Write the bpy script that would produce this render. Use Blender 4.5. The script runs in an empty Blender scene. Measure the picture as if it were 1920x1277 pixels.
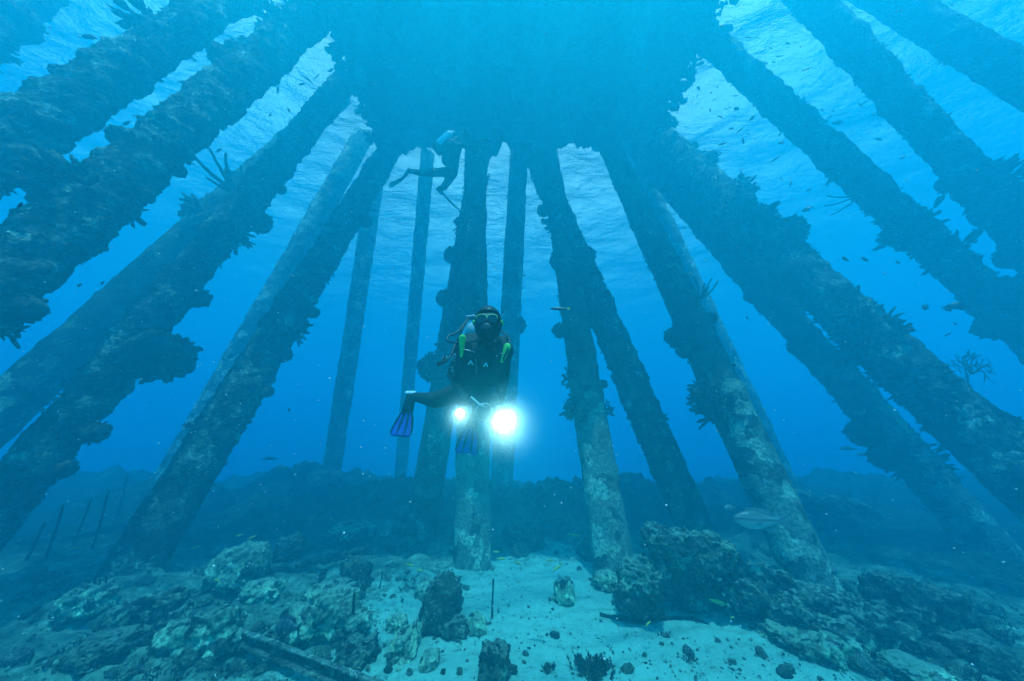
import bpy, bmesh, math, random
import numpy as np
from mathutils import Vector, Matrix, Euler, noise

S = bpy.context.scene
C = S.collection
R = math.radians
random.seed(7)

# ------------------------------------------------------------------ camera, world, sun, exposure
CAM = Vector((0.0, 0.0, 2.0))
F, CX, CY = 520.0, 960.0, 638.5
PITCH = math.atan(211.5 / F)
cd = bpy.data.cameras.new('camera')
cd.sensor_width = 36.0
cd.lens = 36.0 * F / 1920.0
cd.clip_start = 0.05
cd.clip_end = 500.0
co = bpy.data.objects.new('camera', cd)
C.objects.link(co)
co.location = CAM
co.rotation_euler = (R(90) + PITCH, 0, 0)
S.camera = co

SUN_EL, SUN_AZ = R(70), R(168)          # azimuth measured from +Y towards +X
w = bpy.data.worlds.new('World')
S.world = w
w.use_nodes = True
nt = w.node_tree
sky = nt.nodes.new('ShaderNodeTexSky')
sky.sky_type = 'NISHITA'
sky.sun_disc = False
sky.sun_elevation = SUN_EL
sky.sun_rotation = SUN_AZ
sky.air_density = 1.0
sky.dust_density = 5.0
sky.ozone_density = 1.0
nt.nodes['Background'].inputs['Strength'].default_value = 0.095
tcw = nt.nodes.new('ShaderNodeTexCoord')
cl = nt.nodes.new('ShaderNodeTexNoise'); cl.inputs['Scale'].default_value = 2.2; cl.inputs['Detail'].default_value = 6
nt.links.new(tcw.outputs['Generated'], cl.inputs['Vector'])
cr_ = nt.nodes.new('ShaderNodeMapRange'); cr_.inputs['From Min'].default_value = 0.3; cr_.inputs['From Max'].default_value = 0.62; cr_.inputs['To Min'].default_value = 0.35; cr_.inputs['To Max'].default_value = 0.95
nt.links.new(cl.outputs['Fac'], cr_.inputs['Value'])
mxw = nt.nodes.new('ShaderNodeMix'); mxw.data_type = 'RGBA'      # thin bright cloud over the blue
mxw.inputs[7].default_value = (9.0, 8.2, 7.8, 1)
nt.links.new(cr_.outputs[0], mxw.inputs['Factor']); nt.links.new(sky.outputs[0], mxw.inputs[6])
nt.links.new(mxw.outputs[2], nt.nodes['Background'].inputs['Color'])
sl = bpy.data.lights.new('sun', 'SUN')
sl.energy = 5.0
sl.angle = R(0.5)
sl.color = (1.0, 0.96, 0.88)
so = bpy.data.objects.new('sun', sl)
C.objects.link(so)
so.rotation_euler = (-(R(90) - SUN_EL), 0, -SUN_AZ)
so.location = (0, 0, 30)

S.view_settings.view_transform = 'Standard'
S.view_settings.look = 'None'
S.view_settings.gamma = 1.0
S.view_settings.exposure = 1.3
S.render.engine = 'CYCLES'
cy = S.cycles
cy.use_denoising = True
cy.max_bounces = 8
cy.diffuse_bounces = 2
cy.glossy_bounces = 2
cy.transmission_bounces = 4
cy.volume_bounces = 3
cy.transparent_max_bounces = 12
cy.sample_clamp_indirect = 4.0
cy.sample_clamp_direct = 0.0
cy.caustics_reflective = False
cy.caustics_refractive = False

# ------------------------------------------------------------------ picture -> place helpers
_c, _s = math.cos(PITCH), math.sin(PITCH)
def ray(px, py):
    dx = (px - CX) / F; dy = (CY - py) / F
    return Vector((dx, _c - dy * _s, _s + dy * _c))
def at(px, py, z):
    return CAM + ray(px, py) * z

# ------------------------------------------------------------------ mesh helpers
class MB:
    """collects verts/faces and links them as one mesh object"""
    def __init__(s): s.v = []; s.f = []; s.n = 0; s.m = []
    def add(s, v, f, mi=0):
        v = np.asarray(v, float)
        s.v.append(v)
        f = [tuple(int(i) + s.n for i in q) for q in f]
        s.f += f; s.m += [mi] * len(f)
        s.n += len(v)
    def mesh(s, name, mats, smooth=True):
        me = bpy.data.meshes.new(name)
        me.from_pydata(np.concatenate(s.v).tolist(), [], s.f)
        if not isinstance(mats, (list, tuple)): mats = [mats]
        for m in mats: me.materials.append(m)
        me.polygons.foreach_set('material_index', s.m)
        me.polygons.foreach_set('use_smooth', [smooth] * len(s.f))
        me.update()
        return me
    def build(s, name, mats, parent=None, smooth=True, loc=None):
        o = bpy.data.objects.new(name, s.mesh(name, mats, smooth))
        C.objects.link(o)
        if parent is not None: o.parent = parent
        if loc is not None: o.location = loc
        return o

def tag(o, label=None, cat=None, group=None, kind=None):
    if label: o['label'] = label
    if cat: o['category'] = cat
    if group: o['group'] = group
    if kind: o['kind'] = kind
    return o
def empty(name, loc=(0, 0, 0), label=None, cat=None, group=None):
    o = bpy.data.objects.new(name, None)
    C.objects.link(o)
    o.location = loc
    o.empty_display_size = 0.1
    return tag(o, label, cat, group)

_ico = {}
def ico(sub):
    if sub not in _ico:
        bm = bmesh.new()
        bmesh.ops.create_icosphere(bm, subdivisions=sub, radius=1.0)
        bm.verts.ensure_lookup_table()
        _ico[sub] = (np.array([v.co[:] for v in bm.verts]), [tuple(v.index for v in f.verts) for f in bm.faces])
        bm.free()
    return _ico[sub]

def frame_from(axis):
    a = Vector(axis).normalized()
    h = Vector((0, 0, 1)) if abs(a.z) < 0.9 else Vector((1, 0, 0))
    u = a.cross(h).normalized()
    v = a.cross(u).normalized()
    return a, u, v

def tube(pts, rads, k=8, cap=True):
    """tapered tube through points"""
    P = [Vector(p) for p in pts]
    n = len(P)
    vs, fs = [], []
    u = None
    for i in range(n):
        t = (P[min(i + 1, n - 1)] - P[max(i - 1, 0)]).normalized()
        if u is None:
            _, u, _ = frame_from(t)
        u = (u - t * u.dot(t)).normalized()
        v = t.cross(u)
        for j in range(k):
            a = 2 * math.pi * j / k
            vs.append((P[i] + (u * math.cos(a) + v * math.sin(a)) * rads[i])[:])
    for i in range(n - 1):
        for j in range(k):
            fs.append((i * k + j, i * k + (j + 1) % k, (i + 1) * k + (j + 1) % k, (i + 1) * k + j))
    if cap:
        fs.append(tuple(range(k - 1, -1, -1)))
        fs.append(tuple((n - 1) * k + j for j in range(k)))
    return vs, fs

def fbm(p, o=4, h=0.55):
    a, t, q = 1.0, 0.0, Vector(p)
    for i in range(o):
        t += a * noise.noise(q)
        q = q * 2.03 + Vector((3.1, 1.7, 5.3)); a *= h
    return t

# ------------------------------------------------------------------ materials
def mat(name, nodes=None):
    m = bpy.data.materials.new(name)
    m.use_nodes = True
    return m, m.node_tree, m.node_tree.nodes['Principled BSDF']
def ramp(nt, stops):
    r = nt.nodes.new('ShaderNodeValToRGB')
    e = r.color_ramp.elements
    while len(e) < len(stops): e.new(0.5)
    for el, (p, c) in zip(e, stops):
        el.position = p; el.color = (*c, 1)
    return r
def plain(name, col, rough=0.6, metal=0.0):
    m, nt, b = mat(name)
    tc = nt.nodes.new('ShaderNodeTexCoord')
    n = nt.nodes.new('ShaderNodeTexNoise'); n.inputs['Scale'].default_value = 9; n.inputs['Detail'].default_value = 4
    nt.links.new(tc.outputs['Object'], n.inputs['Vector'])
    r = ramp(nt, [(0.3, tuple(c * 0.75 for c in col)), (0.7, tuple(min(1, c * 1.15) for c in col))])
    nt.links.new(n.outputs['Fac'], r.inputs['Fac'])
    nt.links.new(r.outputs['Color'], b.inputs['Base Color'])
    b.inputs['Roughness'].default_value = rough
    b.inputs['Metallic'].default_value = metal
    return m
def crust(name, stops, scale=3.0, bump=0.6, bscale=28.0, dist=0.02, rough=0.95, lit_top=None, zone=None):
    """encrusted natural surface: patchy colour and knobbly relief"""
    m, nt, b = mat(name)
    L = nt.links.new
    tc = nt.nodes.new('ShaderNodeTexCoord')
    n1 = nt.nodes.new('ShaderNodeTexNoise'); n1.inputs['Scale'].default_value = scale; n1.inputs['Detail'].default_value = 9; n1.inputs['Roughness'].default_value = 0.7
    L(tc.outputs['Object'], n1.inputs['Vector'])
    r = ramp(nt, stops)
    L(n1.outputs['Fac'], r.inputs['Fac'])
    wv = nt.nodes.new('ShaderNodeTexNoise'); wv.inputs['Scale'].default_value = scale * 1.7; wv.inputs['Detail'].default_value = 5
    L(tc.outputs['Object'], wv.inputs['Vector'])
    vm = nt.nodes.new('ShaderNodeVectorMath'); vm.operation = 'MULTIPLY_ADD'; vm.inputs[1].default_value = (.45, .45, .45)
    L(wv.outputs['Color'], vm.inputs[0]); L(tc.outputs['Object'], vm.inputs[2])
    vp = nt.nodes.new('ShaderNodeTexVoronoi'); vp.inputs['Scale'].default_value = scale * 1.5
    L(vm.outputs[0], vp.inputs['Vector'])
    sc_ = nt.nodes.new('ShaderNodeSeparateColor'); L(vp.outputs['Color'], sc_.inputs[0])
    th = ramp(nt, [(0.70, (0, 0, 0)), (0.74, (1, 1, 1))]); L(sc_.outputs[0], th.inputs['Fac'])
    td_ = ramp(nt, [(0.30, (1, 1, 1)), (0.34, (0, 0, 0))]); L(sc_.outputs[1], td_.inputs['Fac'])
    m1 = nt.nodes.new('ShaderNodeMix'); m1.data_type = 'RGBA'; m1.blend_type = 'MULTIPLY'
    m1.inputs[7].default_value = (2.3, 2.2, 2.0, 1); L(th.outputs['Color'], m1.inputs['Factor']); L(r.outputs['Color'], m1.inputs[6])
    m2_ = nt.nodes.new('ShaderNodeMix'); m2_.data_type = 'RGBA'; m2_.blend_type = 'MULTIPLY'
    m2_.inputs[7].default_value = (0.4, 0.34, 0.36, 1); L(td_.outputs['Color'], m2_.inputs['Factor']); L(m1.outputs[2], m2_.inputs[6])
    fs_ = nt.nodes.new('ShaderNodeTexNoise'); fs_.inputs['Scale'].default_value = bscale * 0.8; fs_.inputs['Detail'].default_value = 3
    L(tc.outputs['Object'], fs_.inputs['Vector'])
    fr_ = ramp(nt, [(0.40, (0.45, 0.45, 0.45)), (0.52, (1, 1, 1)), (0.64, (1.0, 1.0, 1.0)), (0.68, (2.0, 2.0, 2.0))]); L(fs_.outputs['Fac'], fr_.inputs['Fac'])
    m3 = nt.nodes.new('ShaderNodeMix'); m3.data_type = 'RGBA'; m3.blend_type = 'MULTIPLY'; m3.inputs['Factor'].default_value = 0.85
    L(m2_.outputs[2], m3.inputs[6]); L(fr_.outputs['Color'], m3.inputs[7])
    if lit_top:       # lit tops painted in: paler colour on the faces that look up
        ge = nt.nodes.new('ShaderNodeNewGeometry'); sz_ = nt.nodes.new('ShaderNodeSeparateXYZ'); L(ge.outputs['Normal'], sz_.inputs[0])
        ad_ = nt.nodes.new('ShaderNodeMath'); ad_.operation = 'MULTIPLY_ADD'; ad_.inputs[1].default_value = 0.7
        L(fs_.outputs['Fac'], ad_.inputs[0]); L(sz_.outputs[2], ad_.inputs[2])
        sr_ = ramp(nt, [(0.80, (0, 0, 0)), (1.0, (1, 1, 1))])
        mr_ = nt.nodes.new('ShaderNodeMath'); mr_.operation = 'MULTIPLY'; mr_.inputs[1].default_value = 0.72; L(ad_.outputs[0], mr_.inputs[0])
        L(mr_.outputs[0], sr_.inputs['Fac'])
        m4 = nt.nodes.new('ShaderNodeMix'); m4.data_type = 'RGBA'; m4.inputs[7].default_value = (*lit_top, 1)
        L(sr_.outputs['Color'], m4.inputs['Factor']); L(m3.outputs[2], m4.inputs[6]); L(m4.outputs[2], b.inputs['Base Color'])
    elif zone:     # lit foot painted pale, darker growth colour higher up
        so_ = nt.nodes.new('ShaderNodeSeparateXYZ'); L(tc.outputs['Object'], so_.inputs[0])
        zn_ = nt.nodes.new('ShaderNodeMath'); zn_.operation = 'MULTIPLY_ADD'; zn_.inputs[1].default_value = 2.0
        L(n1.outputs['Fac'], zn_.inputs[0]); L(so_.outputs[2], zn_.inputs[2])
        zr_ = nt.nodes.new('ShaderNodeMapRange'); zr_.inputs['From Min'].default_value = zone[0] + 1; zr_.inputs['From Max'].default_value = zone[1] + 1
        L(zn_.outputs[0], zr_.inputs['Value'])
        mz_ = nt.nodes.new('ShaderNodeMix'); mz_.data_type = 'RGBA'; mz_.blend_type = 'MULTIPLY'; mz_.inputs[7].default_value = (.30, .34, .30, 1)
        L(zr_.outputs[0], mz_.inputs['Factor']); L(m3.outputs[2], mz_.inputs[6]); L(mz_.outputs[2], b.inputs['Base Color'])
    else:
        L(m3.outputs[2], b.inputs['Base Color'])
    n2 = nt.nodes.new('ShaderNodeTexNoise'); n2.inputs['Scale'].default_value = bscale; n2.inputs['Detail'].default_value = 6; n2.inputs['Roughness'].default_value = 0.75
    L(tc.outputs['Object'], n2.inputs['Vector'])
    v = nt.nodes.new('ShaderNodeTexVoronoi'); v.inputs['Scale'].default_value = bscale * 0.45
    L(tc.outputs['Object'], v.inputs['Vector'])
    mx = nt.nodes.new('ShaderNodeMath'); mx.operation = 'SUBTRACT'
    L(n2.outputs['Fac'], mx.inputs[0]); L(v.outputs['Distance'], mx.inputs[1])
    bp = nt.nodes.new('ShaderNodeBump'); bp.inputs['Strength'].default_value = bump; bp.inputs['Distance'].default_value = dist
    L(mx.outputs[0], bp.inputs['Height']); L(bp.outputs['Normal'], b.inputs['Normal'])
    b.inputs['Roughness'].default_value = rough
    b.inputs['Specular IOR Level'].default_value = 0.15
    return m

M = {}
M['pile'] = crust('pile_concrete_crust', [(0.34, (0.018, 0.026, 0.02)), (0.46, (0.06, 0.08, 0.055)), (0.56, (0.17, 0.21, 0.15)), (0.68, (0.42, 0.46, 0.36))], 3.4, 1.0, 34, 0.05)
M['pile_hazed'] = crust('hazed_pile_concrete', [(0.34, (0.10, 0.13, 0.10)), (0.46, (0.22, 0.27, 0.21)), (0.56, (0.33, 0.38, 0.30)), (0.68, (0.5, 0.54, 0.44))], 3.0, 0.7, 30, 0.03)  # paler copy for far piles, haze put into the colour
M['pile_zoned'] = crust('lit_foot_concrete', [(0.34, (0.11, 0.16, 0.11)), (0.46, (0.20, 0.27, 0.19)), (0.58, (0.27, 0.34, 0.25)), (0.70, (0.42, 0.48, 0.38))], 3.0, 0.7, 30, 0.03, zone=(1.2, 4.2))  # brightness of the lit foot is part of this colour
M['growth'] = crust('encrusting_growth', [(0.30, (0.02, 0.026, 0.02)), (0.5, (0.045, 0.05, 0.035)), (0.72, (0.10, 0.095, 0.06))], 6, 0.8, 40, 0.02)
M['sponge'] = crust('sponge', [(0.30, (0.03, 0.035, 0.03)), (0.55, (0.07, 0.065, 0.045)), (0.75, (0.16, 0.14, 0.10))], 5, 0.8, 45, 0.02)
M['coral'] = crust('branching_coral', [(0.3, (0.022, 0.03, 0.024)), (0.55, (0.05, 0.055, 0.035)), (0.75, (0.11, 0.10, 0.06))], 8, 0.5, 50, 0.01)
M['concrete'] = crust('cap_concrete', [(0.3, (0.10, 0.11, 0.10)), (0.6, (0.2, 0.2, 0.18)), (0.8, (0.3, 0.29, 0.26))], 1.5, 0.5, 12, 0.03)

# ------------------------------------------------------------------ the water: surface above, and the water itself
HS = 13.6            # height of the surface above the seabed
HALF = 44.0
def water_surface():
    m, nt, b = mat('water_surface')
    nt.nodes.remove(b)
    L = nt.links.new
    out = nt.nodes['Material Output']
    tc = nt.nodes.new('ShaderNodeTexCoord')
    mp = nt.nodes.new('ShaderNodeMapping'); mp.inputs['Scale'].default_value = (1.0, 2.2, 1.0)
    L(tc.outputs['Object'], mp.inputs['Vector'])
    n = nt.nodes.new('ShaderNodeTexNoise'); n.inputs['Scale'].default_value = 2.0; n.inputs['Detail'].default_value = 5; n.inputs['Roughness'].default_value = 0.6
    L(mp.outputs[0], n.inputs['Vector'])
    bp = nt.nodes.new('ShaderNodeBump'); bp.inputs['Strength'].default_value = 1.0; bp.inputs['Distance'].default_value = 0.16
    L(n.outputs['Fac'], bp.inputs['Height'])
    fr = nt.nodes.new('ShaderNodeFresnel'); fr.inputs['IOR'].default_value = 1.333
    L(bp.outputs['Normal'], fr.inputs['Normal'])
    tr = nt.nodes.new('ShaderNodeBsdfTransparent')
    gl = nt.nodes.new('ShaderNodeBsdfGlossy'); gl.inputs['Roughness'].default_value = 0.03
    L(bp.outputs['Normal'], gl.inputs['Normal'])
    mx = nt.nodes.new('ShaderNodeMixShader')
    L(fr.outputs[0], mx.inputs[0]); L(tr.outputs[0], mx.inputs[1]); L(gl.outputs[0], mx.inputs[2])
    L(mx.outputs[0], out.inputs['Surface'])
    # warped grid: fine near the camera, coarse far away
    N = 620
    g = np.linspace(-1, 1, N)
    ax = np.sign(g) * np.abs(g) ** 1.35 * (HALF - 1)
    X, Y = np.meshgrid(ax, ax)
    Z = np.zeros_like(X)
    rs = np.random.RandomState(3)
    for k in range(26):
        lam = 0.62 * 1.16 ** (k % 13) + 0.1 * rs.rand()
        th = math.pi / 2 + rs.normal() * 0.55
        kx, ky = math.cos(th) * 2 * math.pi / lam, math.sin(th) * 2 * math.pi / lam
        Z += 0.0105 * lam * np.sin(kx * X + ky * (Y) + rs.rand() * 6.28)
    for lam, a_, th in ((5.2, .035, 1.2), (3.7, .03, 1.9), (7.5, .05, 1.5)):
        Z += a_ * np.sin((math.cos(th) * X + math.sin(th) * Y) * 2 * math.pi / lam + 1.5 * np.sin(X * .4 + th))
    fade = np.clip(1.4 - np.hypot(X, Y) / 28, 0.0, 1)
    Z = HS + Z * fade
    v = np.stack([X, Y, Z], -1).reshape(-1, 3)
    f = [(i * N + j, i * N + j + 1, (i + 1) * N + j + 1, (i + 1) * N + j) for i in range(N - 1) for j in range(N - 1)]
    mb = MB(); mb.add(v, f)
    o = mb.build('water_surface', m)
    tag(o, kind='structure')
water_surface()

def haze():
    m, nt, b = mat('water_haze')
    nt.nodes.remove(b)
    pv = nt.nodes.new('ShaderNodeVolumePrincipled')
    SS = (0.001, 0.056, 0.074)     # scattering per metre
    SA = (0.185, 0.049, 0.013)     # absorption per metre
    D = 0.4
    col = [s / D for s in SS]
    ab = [(1 - a / (D * (1 - c))) ** 2 for a, c in zip(SA, col)]
    pv.inputs['Color'].default_value = (*col, 1)
    pv.inputs['Absorption Color'].default_value = (*ab, 1)
    pv.inputs['Density'].default_value = D
    pv.inputs['Anisotropy'].default_value = 0.38
    nt.links.new(pv.outputs[0], nt.nodes['Material Output'].inputs['Volume'])
    mb = MB()
    x, z0, z1 = HALF, -9.0, HS + 1.3
    v = [(-x, -x, z0), (x, -x, z0), (x, x, z0), (-x, x, z0), (-x, -x, z1), (x, -x, z1), (x, x, z1), (-x, x, z1)]
    f = [(3, 2, 1, 0), (4, 5, 6, 7), (0, 1, 5, 4), (1, 2, 6, 5), (2, 3, 7, 6), (3, 0, 4, 7)]
    mb.add(v, f)
    o = mb.build('haze', m, smooth=False)
    tag(o, kind='stuff')
haze()

# ------------------------------------------------------------------ the seabed
def smooth(a, b, x):
    if a > b: return 1 - smooth(b, a, x)
    t = min(1, max(0, (x - a) / (b - a)))
    return t * t * (3 - 2 * t)
def sandness(x, y):
    """1 on the open sand in the middle, 0 on rubble"""
    n = 0.9 * noise.noise(Vector((x * 0.45, y * 0.45, 3.3))) + 0.5 * noise.noise(Vector((x * 1.3, y * 1.3, 8.1)))
    d = math.hypot((x - 0.7) / 2.9, (y - 4.7) / 2.3)
    return smooth(1.45, 0.6, d + 0.42 * n + 0.22 * noise.noise(Vector((x * 2.9, y * 2.9, 1.1))))
def ground(x, y):
    q = Vector((x, y, 0))
    sd = sandness(x, y)
    z = 0.05 * noise.noise(q * 0.5)
    wq = q + Vector((noise.noise(q * 1.3), noise.noise(q * 1.3 + Vector((9, 9, 9))), 0)) * 0.25
    rub = 0.15 * fbm(q * 0.9 + Vector((5, 2, 1)), 3)
    if x * x + y * y < 260:
        for fr, am in ((1.9, .11), (4.3, .07), (8.5, .035)):
            cell = noise.voronoi(wq * fr + Vector((fr, 0, 0)))
            d1, kk = cell[0][0], noise.cell(cell[1][0] * 3.7)
            rub += am * (0.35 + 0.65 * abs(kk)) * max(0.0, 1 - (d1 * 1.55) ** 2)
        rub += 0.022 * fbm(q * 13, 2)
    z += (1 - sd) * rub + sd * (0.02 * fbm(q * 2.5, 3) + 0.012 * math.sin((y + 0.4 * noise.noise(q * 1.1)) * 17 + 2 * noise.noise(q * 0.7)))
    # rubble bank behind the piles
    ridge = smooth(7.2, 10.5, y + 0.5 * noise.noise(q * 0.35)) * (1 - smooth(13, 20, y))
    z += ridge * (0.58 + 0.7 * fbm(q * 0.42 + Vector((9, 4, 0)), 4) + 0.22 * fbm(q * 1.3, 4, .65))
    z += 0.35 * smooth(-3, -9, x) * smooth(2, 6, y) + 0.25 * smooth(5.5, 10, x) * smooth(5, 8, y)
    z -= 5.5 * smooth(14, 40, y)
    return z
def seabed():
    N1, N2 = 560, 400
    gx = np.linspace(-1, 1, N1)
    ax = np.sign(gx) * (0.16 * np.abs(gx) + 0.84 * np.abs(gx) ** 3.2) * (HALF - 1)
    t = np.linspace(0, 1, N2)
    ay = 1.5 + (0.17 * t + 0.83 * t ** 3.6) * (HALF - 2.5)
    ay = np.concatenate([[-(HALF - 1), -20, -8, -3, -1], ay])
    N2 = len(ay)
    v, sd, dk = [], [], []
    for y in ay:
        for x in ax:
            v.append((x, y, ground(x, y))); sd.append(sandness(x, y))
            w_ = math.hypot((x - 0.2) / 7.4, (y - 4.0) / 4.3) + 0.35 * noise.noise(Vector((x * .6, y * .6, 4)))
            dk.append(smooth(0.75, 1.35, w_))
    f = [(i * N1 + j, i * N1 + j + 1, (i + 1) * N1 + j + 1, (i + 1) * N1 + j) for i in range(N2 - 1) for j in range(N1 - 1)]
    m, nt, b = mat('seabed')
    L = nt.links.new
    tc = nt.nodes.new('ShaderNodeTexCoord')
    at_ = nt.nodes.new('ShaderNodeAttribute'); at_.attribute_name = 'sand'
    nA = nt.nodes.new('ShaderNodeTexNoise'); nA.inputs['Scale'].default_value = 4.5; nA.inputs['Detail'].default_value = 10; nA.inputs['Roughness'].default_value = 0.72
    L(tc.outputs['Object'], nA.inputs['Vector'])
    rub = ramp(nt, [(0.33, (0.04, 0.065, 0.045)), (0.46, (0.14, 0.23, 0.15)), (0.58, (0.29, 0.45, 0.30)), (0.72, (0.44, 0.66, 0.46))])
    L(nA.outputs['Fac'], rub.inputs['Fac'])
    nB = nt.nodes.new('ShaderNodeTexNoise'); nB.inputs['Scale'].default_value = 9; nB.inputs['Detail'].default_value = 10; nB.inputs['Roughness'].default_value = 0.75
    L(tc.outputs['Object'], nB.inputs['Vector'])
    snd = ramp(nt, [(0.33, (0.16, 0.30, 0.20)), (0.43, (0.36, 0.68, 0.50)), (0.7, (0.44, 0.82, 0.62))])
    L(nB.outputs['Fac'], snd.inputs['Fac'])
    ad = nt.nodes.new('ShaderNodeMath'); ad.operation = 'ADD'; ad.inputs[1].default_value = -0.5
    L(nA.outputs['Fac'], ad.inputs[0])
    ma = nt.nodes.new('ShaderNodeMath'); ma.operation = 'MULTIPLY_ADD'; ma.inputs[1].default_value = 2.6
    L(ad.outputs[0], ma.inputs[0]); L(at_.outputs['Fac'], ma.inputs[2])
    st = ramp(nt, [(0.22, (0, 0, 0)), (0.78, (1, 1, 1))])
    L(ma.outputs[0], st.inputs['Fac'])
    mx = nt.nodes.new('ShaderNodeMix'); mx.data_type = 'RGBA'
    at2 = nt.nodes.new('ShaderNodeAttribute'); at2.attribute_name = 'outer_dark'       # rubble colour darkens away from the sand
    mt = nt.nodes.new('ShaderNodeMix'); mt.data_type = 'RGBA'; mt.blend_type = 'MULTIPLY'
    mt.inputs[7].default_value = (0.20, 0.22, 0.22, 1)
    L(at2.outputs['Fac'], mt.inputs['Factor']); L(rub.outputs['Color'], mt.inputs[6])
    L(st.outputs['Color'], mx.inputs['Factor']); L(mt.outputs[2], mx.inputs[6]); L(snd.outputs['Color'], mx.inputs[7])
    L(mx.outputs[2], b.inputs['Base Color'])
    nC = nt.nodes.new('ShaderNodeTexNoise'); nC.inputs['Scale'].default_value = 14; nC.inputs['Detail'].default_value = 9; nC.inputs['Roughness'].default_value = 0.75
    L(tc.outputs['Object'], nC.inputs['Vector'])
    bp = nt.nodes.new('ShaderNodeBump'); bp.inputs['Strength'].default_value = 0.9; bp.inputs['Distance'].default_value = 0.05
    L(nC.outputs['Fac'], bp.inputs['Height']); L(bp.outputs['Normal'], b.inputs['Normal'])
    b.inputs['Roughness'].default_value = 0.95; b.inputs['Specular IOR Level'].default_value = 0.1
    mb = MB(); mb.add(v, f)
    o = mb.build('seabed', m)
    a = o.data.attributes.new('sand', 'FLOAT', 'POINT')
    a.data.foreach_set('value', sd)
    a = o.data.attributes.new('outer_dark', 'FLOAT', 'POINT')
    a.data.foreach_set('value', dk)
    tag(o, kind='structure')
seabed()

# ------------------------------------------------------------------ the pier: cap overhead and its piles
PILES = {
 'A': (.56, (-7.18, 2.02), (-6.52, 3.14)), 'B': (.55, (-6.02, 2.3), (-5.47, 3.75)), 'C': (.56, (-7.28, 4.36), (-5.56, 5.32)),
 'D': (.68, (-9.65, 4.77), (-6.61, 6.1)), 'E': (.75, (-5.95, 5.32), (-4.69, 7.3)), 'E2': (.74, (-10.25, 9.08), (-6.54, 7.72)),
 'F1': (.71, (-7.36, 12.67), (-6.13, 8.8)), 'F2': (.62, (-5.64, 15.74), (-3.89, 8.8)), 'F3': (.81, (-2.19, 7.92), (-1.23, 7.4)),
 'F': (.79, (-0.78, 6.71), (-1.44, 7.0)), 'F4': (.8, (-0.4, 10.76), (0.29, 8.06)), 'G': (.75, (1.8, 5.99), (1.62, 8.06)),
 'H': (.8, (4.08, 7.09), (0.65, 7.3)), 'I': (.75, (4.75, 5.5), (3.5, 6.9)), 'I2': (.71, (9.91, 11.08), (5.69, 8.55)),
 'J': (.74, (9.55, 6.62), (5.05, 7.51)), 'K': (.82, (8.21, 4.45), (5.84, 7.24)), 'L': (.63, (13.65, 6.08), (5.66, 4.2)),
 'M': (.58, (14.32, 6.02), (7.32, 3.18)), 'N': (.62, (14.23, 3.59), (9.51, 3.32)), 'O': (.59, (-7.79, 2.35), (-11.56, 3.01))}
PILE_TOP = HS + 0.9
TAPER = {'B': (0.95, 1.32), 'C': (0.97, 1.2), 'K': (0.95, 1.3), 'A': (0.97, 1.1)}   # growth thickens some piles towards the top
NEAR = 'ABCEGHIJK'
class Pile:
    def __init__(s, key):
        s.key = key
        s.d, b, t = PILES[key]
        s.b = Vector((b[0], b[1], 0.0)); s.t = Vector((t[0], t[1], HS))
        s.ax = (s.t - s.b).normalized()
        s.zb = ground(b[0], b[1]) - 0.6
        _, s.u, s.v = frame_from(s.ax)
        s.root = None
    def rad(s, z):
        a, b = TAPER.get(s.key, (1.0, 1.0))
        return s.d / 2 * (a + (b - a) * min(1, max(0, z / HS)))
    def pt(s, z):
        return s.b + s.ax * ((z - 0.0) / s.ax.z)
P = {k: Pile(k) for k in PILES}

def shaft(p, amp, seed):
    z0, z1 = p.zb, PILE_TOP
    n = int((z1 - z0) / 0.075); k = 44
    vs, fs = [], []
    for i in range(n + 1):
        c = p.pt(z0 + (z1 - z0) * i / n)
        for j in range(k):
            a = 2 * math.pi * j / k
            d = p.u * math.cos(a) + p.v * math.sin(a)
            q = c + d * (p.d / 2) + Vector((seed * 7.3, 0, seed * 3.1))
            r = p.d / 2 * 0.94 + amp * (0.10 * fbm(q * 1.1, 2) + 0.05 * abs(noise.noise(q * 4.0)) + 0.03 * noise.noise(q * 9) + 0.02 * noise.noise(q * 19))
            vs.append((c + d * r - p.root.location)[:])
    for i in range(n):
        for j in range(k):
            fs.append((i * k + j, i * k + (j + 1) % k, (i + 1) * k + (j + 1) % k, (i + 1) * k + j))
    fs.append(tuple(n * k + j for j in range(k)))
    mb = MB(); mb.add(vs, fs)
    return mb.build('shaft', M['pile_hazed' if p.key in ('F1', 'F2', 'E2', 'I2', 'F4') else 'pile_zoned' if p.key in ('F', 'G', 'I', 'D', 'J') else 'pile'], p.root)


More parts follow.
